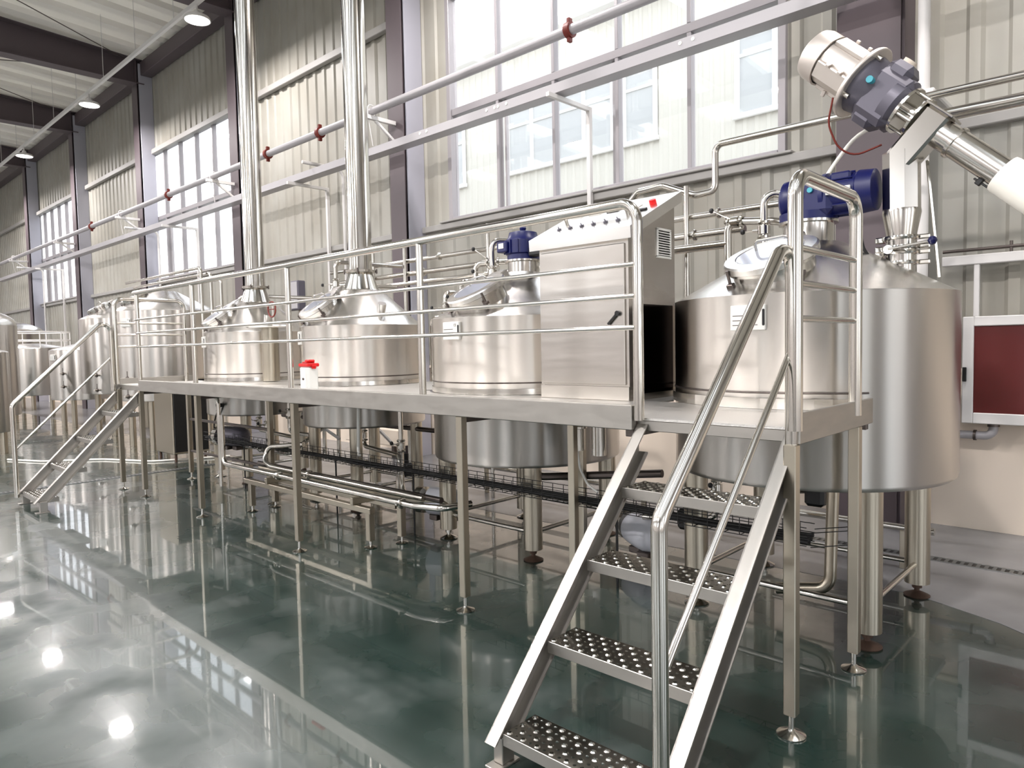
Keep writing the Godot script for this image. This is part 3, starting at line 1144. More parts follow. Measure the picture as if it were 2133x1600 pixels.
func manway(o: Node3D, c: Vector3, ax: Vector3, r: float, toward: Vector3) -> void:
	# neck, lid with sight glass, handle and hinge
	var x := MB.aim(c, c + ax)
	var b := MB.new()
	b.lathe([Vector2(r - 0.015, -0.26), Vector2(r - 0.015, 0.0), Vector2(r + 0.005, 0.005), Vector2(r + 0.005, 0.02), Vector2(0, 0.02)], x, 40)
	var nk := put("manway", b, M.tank_steel, o)
	b = MB.new()
	b.lathe([Vector2(r + 0.012, 0.022), Vector2(r + 0.022, 0.028), Vector2(r + 0.022, 0.06), Vector2(r + 0.012, 0.07), Vector2(r - 0.05, 0.074), Vector2(r - 0.055, 0.066), Vector2(0, 0.066)], x, 40)
	put("lid", b, M.cone_steel, nk)
	b = MB.new()
	b.lathe([Vector2(0, 0.067), Vector2(r - 0.058, 0.067), Vector2(r - 0.058, 0.072), Vector2(0, 0.072)], x, 40)
	put("sight_glass", b, M.smoked, nk)
	var s := ax.cross(toward).normalized()
	var f := s.cross(ax).normalized()
	# hinge block at the uphill side, hand clamps at the front
	b = MB.new()
	var hb := Transform3D(Basis(s, ax, f), c - f * (r + 0.06))
	b.box(V(-0.09, -0.02, -0.05), V(0.09, 0.06, 0.05), 0.008, hb)
	put("hinge", b, M.cone_steel, nk)
	b = MB.new()
	b.pipe([c + ax * 0.07 - f * 0.06 - s * 0.1, c + ax * 0.13 - f * 0.06 - s * 0.1, c + ax * 0.13 - f * 0.06 + s * 0.1, c + ax * 0.07 - f * 0.06 + s * 0.1], 0.008, 0.03, 10)
	put("lid_handle", b, M.tube_steel, nk)
	for q in [-0.7, 0.9]:
		var d: Vector3 = (f * cos(q) + s * sin(q))
		b = MB.new()
		b.rod(c + d * (r + 0.03) + ax * 0.06, c + d * (r + 0.03) - ax * 0.1, 0.009, 10)
		b.box(-V(0.02, 0.012, 0.02), V(0.02, 0.012, 0.02), 0.004, Transform3D(Basis(s, ax, f), c + d * (r + 0.03) - ax * 0.03))
		var e: Vector3 = c + d * (r + 0.035) - ax * 0.13
		b.pipe([e + s * 0.02 + ax * 0.03, e + s * 0.02 - ax * 0.03, e - s * 0.02 - ax * 0.03, e - s * 0.02 + ax * 0.03, e + s * 0.02 + ax * 0.03], 0.005, 0.02, 8)
		put("wing_clamp", b, M.dark_steel, nk)


func nameplate(o: Node3D, t: Array, az: float, y: float) -> void:
	# a small plate standing off the shell with a black slotted hook beside it
	var d := V(sin(az), 0, cos(az))
	var s := V(cos(az), 0, -sin(az))
	var c: Vector3 = V(t[0], y, t[1]) + d * (t[2] + 0.012)
	var xf := Transform3D(Basis(s, Vector3.UP, d), c)
	var b := MB.new()
	b.box(V(-0.1, -0.07, -0.02), V(0.1, 0.07, 0.006), 0.004, xf)
	var p := put("nameplate", b, M.plate_label, o)
	b = MB.new()
	b.box(V(0.085, -0.045, 0.0), V(0.099, 0.045, 0.0105), 0.004, xf)
	put("slot_hook", b, M.black, p)
	for l in [["CE", 0.02, V(0.04, 0.045, 0.0065)], ["No.", 0.014, V(-0.09, 0.02, 0.0065)]]:
		if l[0] == "No.":
			continue
		var tm := TextMesh.new()
		tm.text = l[0]
		tm.font_size = 16
		tm.pixel_size = l[1] / 12.0
		tm.depth = 0.001
		tm.horizontal_alignment = HORIZONTAL_ALIGNMENT_LEFT
		tm.material = M.dark_steel
		var mi := MeshInstance3D.new()
		mi.name = "mark"
		mi.mesh = tm
		p.add_child(mi, true)
		mi.transform = Transform3D(xf.basis, xf * l[2] - origin_of(p))
	b = MB.new()
	for i in 3:
		b.box(V(-0.085, 0.01 - i * 0.026, 0.006), V(0.03 + 0.015 * i, 0.014 - i * 0.026, 0.007), 0, xf)
	put("ruled_line", b, M.dark_steel, p)


func tank_legs(o: Node3D, t: Array, h: float, half: float, r: float) -> void:
	for sx in [-1, 1]:
		for sz in [-1, 1]:
			var p := V(t[0] + sx * half, 0, t[1] + sz * half)
			var b := MB.new()
			b.rod(p + V(0, 0.09, 0), p + V(0, h + 0.05, 0), r, 22)
			var lg := put("leg", b, M.leg_steel, o)
			b = MB.new()
			b.lathe([Vector2(0.075, 0.001), Vector2(0.078, 0.008), Vector2(0.03, 0.03), Vector2(0.016, 0.035), Vector2(0.016, 0.092), Vector2(0, 0.092)], Transform3D(Basis(), p), 20)
			b.rod(p + V(0, 0.055, 0), p + V(0, 0.075, 0), 0.03, 6)
			put("foot", b, M.rust if sx == 1 else M.tube_steel, lg)
	for q in [[-1, -1, 1, -1], [1, -1, 1, 1], [1, 1, -1, 1], [-1, 1, -1, -1]]:
		var b := MB.new()
		b.rod(V(t[0] + q[0] * half, 0.22, t[1] + q[1] * half), V(t[0] + q[2] * half, 0.22, t[1] + q[3] * half), 0.018, 12)
		put("brace", b, M.tube_steel, o)


func build_tanks() -> void:
	var sg := mat("smoked", Color(0.62, 0.64, 0.68), 0.08)
	sg.metallic = 0.3
	# right-hand mash tun with level gearmotor
	var t: Array = TANKS[0]
	var c := V(t[0], 0, t[1])
	var o := thing("mash_tun", "large stainless tank at the right with a long level blue motor on top", "tank", c)
	var X := Transform3D(Basis(), c)
	var b := MB.new()
	b.lathe([Vector2(0, 0.90), Vector2(0.7, 0.875), Vector2(0.80, 0.862), Vector2(0.815, 0.875), Vector2(0.82, 0.89), Vector2(0.82, 1.925), Vector2(0.822, 1.93)], X, 72)
	put("shell", b, M.tank_shell, o)
	b = MB.new()
	b.lathe([Vector2(0.822, 1.93), Vector2(0.79, 1.946), Vector2(0.3, 2.22), Vector2(0.2, 2.27), Vector2(0.0, 2.28)], X, 72)
	put("cone_top", b, M.cone_steel, o)
	b = MB.new()
	var arc := []
	for i in 25:
		var a := lerpf(-1.9, 0.72, i / 24.0)
		arc.append(c + V(sin(a) * 0.822, 1.39, cos(a) * 0.822))
	b.pipe(arc, 0.006, 0.3, 6)
	put("dark_gap_band", b, M.dark_steel, o)  # dark strip drawn for the gap line between tank and deck collar
	b = MB.new()
	for i in 24:
		var p0: Vector3 = arc[i] + (arc[i] - c - V(0, 1.39, 0)) * 0.018
		var p1: Vector3 = arc[i + 1] + (arc[i + 1] - c - V(0, 1.39, 0)) * 0.018
		b.quad(p0 - V(0, 0.088, 0), p1 - V(0, 0.088, 0), p1 - V(0, 0.03, 0), p0 - V(0, 0.03, 0))
		b.quad(p0 - V(0, 0.03, 0), p1 - V(0, 0.03, 0), arc[i + 1] - V(0, 0.03, 0), arc[i] - V(0, 0.03, 0))
	put("deck_collar", b, M.tank_steel, o)
	tank_legs(o, t, 0.88, 0.51, 0.074)
	manway(o, V(-1.70, 2.12, -4.02), V(-0.06, 0.9, 0.42).normalized(), 0.245, V(0, 0, 1))
	nameplate(o, t, -0.02, 1.80)
	b = MB.new()
	b.lathe([Vector2(0.16, 2.24), Vector2(0.15, 2.26), Vector2(0.15, 2.39), Vector2(0.175, 2.395), Vector2(0.175, 2.41), Vector2(0, 2.41)], X, 40)
	put("motor_pedestal", b, M.tank_steel, o)
	b = MB.new()
	b.rod(c + V(0, 2.41, 0), c + V(0, 2.46, 0), 0.17, 30)
	b.box(c + V(-0.09, 2.43, -0.13), c + V(0.18, 2.65, 0.13), 0.03)
	b.lathe([Vector2(0, -0.15), Vector2(0.1, -0.15), Vector2(0.13, -0.13), Vector2(0.13, -0.1), Vector2(0.115, -0.08), Vector2(0.115, 0.10), Vector2(0.14, 0.105), Vector2(0.14, 0.13), Vector2(0.12, 0.14), Vector2(0.12, 0.30), Vector2(0.128, 0.31), Vector2(0.12, 0.395), Vector2(0, 0.405)], MB.aim(c + V(0, 2.55, 0), c + V(1, 2.55, 0)), 30)
	for i in 10:
		var a := TAU * i / 10
		b.box(V(-0.004, 0.15, 0.11), V(0.004, 0.29, 0.132), 0.001, MB.aim(c + V(0, 2.55, 0), c + V(1, 2.55, 0)) * Transform3D(Basis(Vector3.UP, a), Vector3.ZERO))
	b.box(c + V(0.16, 2.58, -0.02), c + V(0.28, 2.67, 0.1), 0.012)
	var mo := put("gearmotor", b, M.blue_paint, o)
	b = MB.new()
	b.box(c + V(0.15, 2.535, 0.125), c + V(0.29, 2.575, 0.137), 0.002)
	put("rating_plate", b, M.plate_label, mo)
	b = MB.new()
	b.box(c + V(-0.06, 2.54, 0.128), c + V(0.02, 2.6, 0.14), 0.002)
	put("rating_plate", b, M.plate_label, mo)
	b = MB.new()
	b.rod(c + V(0.06, 2.58, 0.12), c + V(0.06, 2.58, 0.145), 0.016, 10)
	put("oil_plug", b, M.teal_plug, mo)
	# middle tank with upright blue motor
	t = TANKS[1]
	c = V(t[0], 0, t[1])
	X = Transform3D(Basis(), c)
	o = thing("lauter_tun", "wide stainless tank left of the control cabinet with an upright blue motor", "tank", c)
	b = MB.new()
	b.lathe([Vector2(0, 0.78), Vector2(0.7, 0.745), Vector2(0.78, 0.735), Vector2(0.795, 0.745), Vector2(0.80, 0.76), Vector2(0.80, 1.9), Vector2(0.802, 1.905)], X, 72)
	put("shell", b, M.tank_shell, o)
	b = MB.new()
	b.lathe([Vector2(0.802, 1.905), Vector2(0.77, 1.925), Vector2(0.5, 2.06), Vector2(0.32, 2.14), Vector2(0.22, 2.2), Vector2(0.16, 2.26), Vector2(0.15, 2.3), Vector2(0, 2.3)], X, 72)
	put("cone_top", b, M.cone_steel, o)
	b = MB.new()
	b.lathe([Vector2(0.8, 1.385), Vector2(0.804, 1.388), Vector2(0.804, 1.394), Vector2(0.8, 1.397)], X, 64)
	put("dark_gap_band", b, M.dark_steel, o)  # dark ring in place of the gap line above the collar
	b = MB.new()
	b.lathe([Vector2(0.83, 1.302), Vector2(0.812, 1.304), Vector2(0.81, 1.345), Vector2(0.80, 1.345)], X, 64)
	put("deck_collar", b, M.tank_steel, o)
	tank_legs(o, t, 0.76, 0.495, 0.074)
	manway(o, V(-4.12, 2.09, -4.0), V(-0.1, 0.87, 0.48).normalized(), 0.235, V(0, 0, 1))
	nameplate(o, t, -0.06, 1.80)
	b = MB.new()
	b.lathe([Vector2(0.135, 2.26), Vector2(0.135, 2.385), Vector2(0.165, 2.39), Vector2(0.165, 2.405), Vector2(0, 2.405)], X, 36)
	put("motor_pedestal", b, M.tank_steel, o)
	b = MB.new()
	b.lathe([Vector2(0.14, 2.405), Vector2(0.14, 2.45), Vector2(0.155, 2.46), Vector2(0.155, 2.57), Vector2(0.13, 2.6), Vector2(0.12, 2.64), Vector2(0.08, 2.65), Vector2(0, 2.65)], X, 30)
	for i in 14:
		b.box(V(-0.004, 2.46, 0.15), V(0.004, 2.57, 0.168), 0.001, X * Transform3D(Basis(Vector3.UP, TAU * i / 14), Vector3.ZERO))
	b.box(c + V(-0.15, 2.47, 0.08), c + V(-0.03, 2.56, 0.18), 0.01)
	b.lathe([Vector2(0.02, 2.65), Vector2(0.03, 2.68), Vector2(0.02, 2.70), Vector2(0, 2.70)], X, 12)
	mo = put("gearmotor", b, M.blue_paint, o)
	b = MB.new()
	b.box(c + V(0.13, 2.42, 0.0), c + V(0.3, 2.5, 0.09), 0.012)
	put("terminal_box", b, M.black, mo)
	b = MB.new()
	b.box(c + V(-0.12, 2.5, 0.18), c + V(-0.06, 2.545, 0.186), 0.002)
	put("rating_plate", b, M.plate_label, mo)
	# two kettles with exhaust stacks
	kettle(TANKS[2], "brew_kettle", "stainless kettle behind the white jug, its exhaust stack nearer the middle", -0.42)
	kettle(TANKS[3], "brew_kettle", "stainless kettle behind the far end of the railing with the left exhaust stack", -0.25)


func kettle(t: Array, called: String, label: String, az: float) -> void:
	var c := V(t[0], 0, t[1])
	var X := Transform3D(Basis(), c)
	var r: float = t[2]
	var o := thing(called, label, "tank", c)
	var b := MB.new()
	b.lathe([Vector2(0, 0.9), Vector2(r - 0.1, 0.875), Vector2(r - 0.02, 0.862), Vector2(r - 0.005, 0.872), Vector2(r, 0.885), Vector2(r, 1.915), Vector2(r + 0.002, 1.92)], X, 64)
	put("shell", b, M.tank_shell, o)
	b = MB.new()
	b.lathe([Vector2(r + 0.002, 1.92), Vector2(r - 0.03, 1.94), Vector2(0.24, 2.3), Vector2(0.2, 2.315), Vector2(0, 2.315)], X, 64)
	put("cone_top", b, M.cone_steel, o)
	b = MB.new()
	b.lathe([Vector2(r, 1.385), Vector2(r + 0.004, 1.388), Vector2(r + 0.004, 1.394), Vector2(r, 1.397)], X, 64)
	put("dark_gap_band", b, M.dark_steel, o)  # dark ring painted in for the gap line at the collar
	b = MB.new()
	b.lathe([Vector2(r + 0.03, 1.302), Vector2(r + 0.012, 1.304), Vector2(r + 0.01, 1.345), Vector2(r, 1.345)], X, 64)
	put("deck_collar", b, M.tank_steel, o)
	tank_legs(o, t, 0.88, r * 0.6, 0.065)
	manway(o, c + V(-0.1, 2.12, 0.44), V(-0.1, 0.81, 0.58).normalized(), 0.22, V(0, 0, 1))
	nameplate(o, t, az, 1.80)
	# stack
	b = MB.new()
	b.lathe([Vector2(0.2, 2.31), Vector2(0.19, 2.33), Vector2(0.13, 2.5), Vector2(0.165, 2.505), Vector2(0.168, 2.53), Vector2(0.13, 2.535), Vector2(0.125, 2.6), Vector2(0.125, 9.2)], X, 32)
	var st := put("exhaust_stack", b, M.tube_steel, o)
	b = MB.new()
	for i in 4:
		var a := TAU * (i + 0.5) / 4
		var p := c + V(cos(a) * 0.175, 2.518, sin(a) * 0.175)
		b.rod(p - V(0, 0.025, 0), p + V(0, 0.025, 0), 0.009, 8)
	put("flange_bolts", b, M.dark_steel, st)
	b = MB.new()
	var s := c + V(r * 0.72, 2.02, 0.1)
	b.rod(s, s + V(0.06, 0.12, 0.02), 0.045, 16)
	put("sight_port", b, M.cone_steel, o)


func build_cabinet() -> void:
	var o := thing("control_cabinet", "tall stainless control cabinet with a sloping switch panel on the platform", "control cabinet", V(-2.91, DECK, -4.08))
	var xl := -3.285
	var xr := -2.54
	var b := MB.new()
	b.prism([V(xl, 1.30, -3.80), V(xl, 1.30, -4.37), V(xl, 2.66, -4.37), V(xl, 2.36, -3.80)], V(xr - xl, 0, 0))
	put("body", b, M.cabinet_steel, o)
	b = MB.new()
	b.box(V(-3.262, 1.405, -3.803), V(-2.565, 2.315, -3.785), 0.004)
	var d := put("door", b, M.cabinet_steel, o)
	b = MB.new()
	b.bar(V(-2.685, 1.80, -3.775), V(-2.615, 1.865, -3.775), 0.02, 0.014)
	b.rod(V(-2.61, 1.868, -3.80), V(-2.61, 1.868, -3.765), 0.017, 10)
	put("handle", b, M.black, d)
	b = MB.new()
	b.box(V(-3.285, 1.302, -3.806), V(-2.54, 1.395, -3.79), 0.003)
	put("kick_plate", b, M.cabinet_steel, o)
	b = MB.new()
	b.prism([V(-3.34, 2.335, -3.755), V(-3.34, 2.41, -3.75), V(-3.34, 2.715, -4.39), V(-3.34, 2.64, -4.39)], V(0.85, 0, 0))
	var h := put("sloping_panel", b, M.cone_steel, o)
	# panel frame of reference: u along x, w up the slope
	var w := V(0, 0.305, -0.64).normalized()
	var nn := V(0, 0.64, 0.305).normalized()
	var P := Transform3D(Basis(Vector3.RIGHT, nn, -w), V(-2.915, 2.41, -3.75))
	for i in 6:
		b = MB.new()
		var u := -0.27 + 0.1 * i
		b.rod(P * V(u, 0, -0.17), P * V(u, 0.01, -0.17), 0.016, 14)
		b.bar(P * V(u - 0.022, 0.016, -0.195), P * V(u + 0.016, 0.016, -0.15), 0.008, 0.012, nn)
		put("rotary_switch", b, M.gear_grey, h)
	b = MB.new()
	b.pipe([P * V(-0.3, 0.0, -0.31), P * V(-0.3, 0.045, -0.31), P * V(0.22, 0.045, -0.31), P * V(0.22, 0.0, -0.31)], 0.013, 0.03, 12)
	put("grab_bar", b, M.tube_steel, h)
	for i in 4:
		b = MB.new()
		var u := -0.3 + 0.16 * i
		b.box(V(u - 0.05, 0, -0.5), V(u + 0.05, 0.006, -0.43), 0.002, P)
		put("meter", b, M.plate_label if i != 2 else M.black, h)
	b = MB.new()
	b.rod(P * V(0.33, 0, -0.47), P * V(0.33, 0.03, -0.47), 0.024, 16)
	put("stop_button", b, M.red_plastic, h)
	b = MB.new()
	b.box(V(0.27, 0, -0.36), V(0.35, 0.012, -0.33), 0.003, P)
	put("key_switch", b, M.black, h)
	# louvre on the right side
	b = MB.new()
	b.box(V(-2.541, 2.25, -4.315), V(-2.53, 2.44, -4.30), 0.002)
	b.box(V(-2.541, 2.25, -4.15), V(-2.53, 2.44, -4.135), 0.002)
	b.box(V(-2.541, 2.43, -4.315), V(-2.53, 2.445, -4.135), 0.002)
	b.box(V(-2.541, 2.245, -4.315), V(-2.53, 2.26, -4.135), 0.002)
	var lv := put("louvre", b, M.plate_label, o)
	b = MB.new()
	b.box(V(-2.541, 2.255, -4.3), V(-2.5395, 2.435, -4.15))
	put("louvre_gap_dark", b, M.black, lv)  # black plate standing in for the shade between the slats
	for i in 10:
		var y := 2.268 + i * 0.0165
		b = MB.new()
		b.prism([V(-2.539, y + 0.001, -4.3), V(-2.527, y - 0.005, -4.3), V(-2.527, y - 0.0015, -4.3), V(-2.539, y + 0.0065, -4.3)], V(0, 0, 0.15))
		put("slat", b, M.plate_label, lv)
	b = MB.new()
	b.box(V(-2.541, 1.34, -4.33), V(-2.532, 1.93, -3.92), 0.003)
	put("side_panel", b, M.dark_mirror, o)


func build_auger() -> void:
	var o := thing("grain_auger", "inclined grain auger with a pale finned motor and white feed hose", "auger", V(-1.2, 2.0, -4.6))
	var a := V(-1.67, 3.46, -4.6)
	var d := (V(-0.59, 2.45, -4.6) - a).normalized()
	var X := MB.aim(a, a + d)
	# motor with fan cover, body ribs and flange
	var b := MB.new()
	b.lathe([Vector2(0, -0.035), Vector2(0.1, -0.03), Vector2(0.14, -0.005), Vector2(0.152, 0.03), Vector2(0.152, 0.11), Vector2(0.145, 0.112), Vector2(0.14, 0.11)], X, 36)
	var mo := put("motor", b, M.motor_alu, o)
	b = MB.new()
	b.lathe([Vector2(0.1, 0.1), Vector2(0.132, 0.105), Vector2(0.132, 0.37), Vector2(0.1, 0.37)], X, 32)
	for i in 4:
		b.box(V(-0.05, 0.12, 0.12), V(0.05, 0.36, 0.15), 0.006, X * Transform3D(Basis(Vector3.UP, TAU * i / 4 + 0.5), Vector3.ZERO))
		for q in [0.19, 0.28]:
			b.box(V(-0.065, q, 0.128), V(-0.05, q + 0.025, 0.165), 0.003, X * Transform3D(Basis(Vector3.UP, TAU * i / 4 + 0.5), Vector3.ZERO))
	put("motor_body", b, M.motor_alu, mo)
	b = MB.new()
	b.lathe([Vector2(0.1, 0.365), Vector2(0.212, 0.365), Vector2(0.215, 0.37), Vector2(0.215, 0.385), Vector2(0.21, 0.39), Vector2(0.08, 0.39)], X, 40)
	put("flange", b, M.motor_alu, mo)
	b = MB.new()
	for i in 4:
		var q := X * Transform3D(Basis(Vector3.UP, TAU * i / 4 + 0.6), Vector3.ZERO)
		b.rod(q * V(0, 0.385, 0.175), q * V(0, 0.425, 0.175), 0.016, 6)
	put("flange_bolts", b, M.tube_steel, mo)
	b = MB.new()
	b.lathe([Vector2(0.17, 0.39), Vector2(0.16, 0.45), Vector2(0.12, 0.5), Vector2(0.115, 0.56)], X, 28)
	b.box(V(-0.14, 0.44, -0.12), V(0.15, 0.69, 0.12), 0.04, X)
	b.box(V(-0.2, 0.46, -0.09), V(0.19, 0.62, 0.09), 0.035, X)
	b.lathe([Vector2(0, 0.6), Vector2(0.15, 0.6), Vector2(0.15, 0.66), Vector2(0.12, 0.69), Vector2(0, 0.69)], X, 28)
	var gb := put("gearbox", b, M.gear_grey, mo)
	b = MB.new()
	b.rod(X * V(-0.03, 0.47, 0.1), X * V(-0.03, 0.47, 0.17), 0.02, 10)
	put("oil_plug", b, M.teal_plug, gb)
	b = MB.new()
	b.rod(X * V(-0.2, 0.53, 0.0), X * V(-0.222, 0.53, 0.0), 0.04, 14)
	put("end_cap", b, M.cream_wall, gb)
	# lantern between gearbox and screw housing
	b = MB.new()
	b.lathe([Vector2(0.06, 0.69), Vector2(0.135, 0.69), Vector2(0.135, 0.706), Vector2(0.05, 0.706), Vector2(0.05, 0.785), Vector2(0.12, 0.785), Vector2(0.12, 0.8), Vector2(0.06, 0.8)], X, 32)
	for i in 4:
		var q := X * Transform3D(Basis(Vector3.UP, TAU * i / 4 + 0.3), Vector3.ZERO)
		b.rod(q * V(0, 0.695, 0.112), q * V(0, 0.795, 0.112), 0.011, 8)
	put("lantern", b, M.tube_steel, o)
	# screw housing box over the chute, tube, hose
	b = MB.new()
	b.box(V(-0.085, 0.80, -0.088), V(0.235, 0.95, 0.088), 0.014, X)
	b.box(V(-0.1, 0.785, -0.1), V(-0.085, 0.965, 0.1), 0.004, X)
	put("screw_head", b, M.tank_steel, o)
	b = MB.new()
	b.lathe([Vector2(0, 0.94), Vector2(0.078, 0.94), Vector2(0.078, 1.03), Vector2(0.09, 1.032), Vector2(0.09, 1.05), Vector2(0.078, 1.052), Vector2(0.078, 1.46), Vector2(0, 1.46)], X, 30)
	put("screw_tube", b, M.tank_steel, o)
	b = MB.new()
	b.lathe([Vector2(0.08, 1.345), Vector2(0.1, 1.345), Vector2(0.103, 1.36), Vector2(0.103, 3.6), Vector2(0, 3.6)], X, 30)
	put("feed_hose", b, M.white_hose, o)
	b = MB.new()
	b.box(V(0.07, 1.27, -0.015), V(0.11, 1.3, 0.015), 0.004, X)
	b.box(V(0.085, 1.25, -0.006), V(0.097, 1.34, 0.006), 0.003, X)
	put("hose_clip", b, M.black, o)
	# chute down into the mash tun with a butterfly valve
	var cx := -1.175
	b = MB.new()
	for i in 8:
		var a0 := TAU * (i + 0.5) / 8
		var a1 := TAU * (i + 1.5) / 8
		var lo := V(cx, 2.42, -4.6)
		var hi := V(cx - 0.005, 2.75, -4.6)
		b.quad(lo + V(cos(a1), 0, sin(a1)) * 0.1, lo + V(cos(a0), 0, sin(a0)) * 0.1, hi + V(cos(a0), 0, sin(a0)) * 0.1, hi + V(cos(a1), 0, sin(a1)) * 0.1)
	put("chute", b, M.tank_steel, o)
	b = MB.new()
	b.lathe([Vector2(0.1, 2.42), Vector2(0.102, 2.4), Vector2(0.08, 2.28), Vector2(0.08, 1.97)], Transform3D(Basis(), V(cx, 0, -4.6)), 30)
	put("spout", b, M.tank_steel, o)
	for y in [2.255, 2.2, 2.17, 2.11]:
		b = MB.new()
		b.lathe([Vector2(0.08, y - 0.012), Vector2(0.1, y - 0.01), Vector2(0.104, y), Vector2(0.1, y + 0.01), Vector2(0.08, y + 0.012)], Transform3D(Basis(), V(cx, 0, -4.6)), 28)
		b.box(V(cx + 0.09, y - 0.015, -4.615), V(cx + 0.15, y + 0.012, -4.585), 0.006)
		b.box(V(cx - 0.14, y - 0.02, -4.62), V(cx - 0.09, y + 0.015, -4.58), 0.006)
		put("clamp_flange", b, M.tube_steel, o)
	b = MB.new()
	b.rod(V(cx - 0.04, 2.185, -4.53), V(cx - 0.04, 2.185, -4.48), 0.026, 14)
	var vl := put("slide_valve", b, M.tube_steel, o)
	b = MB.new()
	b.rod(V(cx - 0.04, 2.187, -4.485), V(cx + 0.17, 2.21, -4.485), 0.008, 10)
	put("lever", b, M.tube_steel, vl)
	b = MB.new()
	b.lathe([Vector2(0, -0.026), Vector2(0.016, -0.02), Vector2(0.026, 0), Vector2(0.016, 0.02), Vector2(0, 0.026)], Transform3D(Basis(), V(cx + 0.185, 2.212, -4.485)), 16)
	put("knob", b, M.dark_blue, vl)
	b = MB.new()
	b.bar(V(cx + 0.11, 2.7, -4.68), V(cx + 0.17, 2.02, -4.72), 0.008, 0.018)
	put("stay", b, M.tube_steel, o)
	# loose cables
	b = MB.new()
	b.pipe([V(-1.30, 2.98, -4.7), V(-1.48, 2.94, -4.75), V(-1.60, 2.8, -4.75), V(-1.66, 2.62, -4.62)], 0.012, 0.2, 10)
	tag(put("flexible_conduit", b, M.white_hose, null, V(-1.6, 2.8, -4.7)), "white flexible conduit arching from the auger to the blue motor", "conduit")
	b = MB.new()
	b.pipe([V(-1.52, 3.12, -4.47), V(-1.56, 2.98, -4.5), V(-1.52, 2.84, -4.55), V(-1.44, 2.78, -4.6), V(-1.3, 2.83, -4.65)], 0.006, 0.15, 8)
	tag(put("motor_cable", b, M.coupling, null, V(-1.5, 2.9, -4.5)), "thin dark cable looping down below the auger motor", "cable")


func extra_things() -> void:
	var b := MB.new()
	b.pipe([V(-1.36, 2.46, -4.46), V(-1.36, 2.36, -4.42), V(-1.33, 2.2, -4.42), V(-1.27, 2.08, -4.46)], 0.009, 0.1, 8)
	tag(put("power_cable", b, M.black_rubber, null, V(-1.3, 2.2, -4.45)), "black cable hanging from the level blue motor towards the chute", "cable")
	var o := thing("junction_box", "flat grey junction box on a post between the two exhaust stacks", "electrical box", V(-9.75, 0, -5.6))
	b = MB.new()
	b.box(V(-9.95, 2.28, -5.65), V(-9.55, 2.72, -5.52), 0.012)
	put("box", b, M.gear_grey, o)
	b = MB.new()
	b.box(V(-9.93, 2.30, -5.522), V(-9.57, 2.70, -5.512), 0.004)
	put("door", b, M.galv, o)
	b = MB.new()
	b.box(V(-9.78, 0, -5.7), V(-9.72, 2.6, -5.65), 0.004)
	put("post", b, M.leg_steel, o)


func sample_valves(o: Node3D, c: Vector3, r: float, az: float) -> void:
	for y in [0.95, 1.25]:
		var d := V(sin(az), 0, cos(az))
		var p := c + d * (r + 0.08) + V(0, y, 0)
		var b := MB.new()
		b.rod(c + d * (r - 0.02) + V(0, y, 0), p + d * 0.08, 0.022, 12)
		var st := put("outlet", b, M.tube_steel, o)
		b = MB.new()
		clamp_ring(b, p, d, 0.022)
		b.bar(p, p + V(0, 0.13, 0), 0.012, 0.01)
		put("valve", b, M.dark_steel, st)


func run(called: String, label: String, pts: Array, r: float, br := 0.07, m := "tube_steel", group := "", clamps := []) -> Node3D:
	var o := thing(called, label, "pipe", pts[0], group)
	var b := MB.new()
	b.pipe(pts, r, br, 14)
	put("tube", b, M[m], o)
	if not clamps.is_empty():
		for c in clamps:
			b = MB.new()
			clamp_ring(b, c[0], c[1], r)
			put("clamp", b, M.tube_steel, o)
	return o


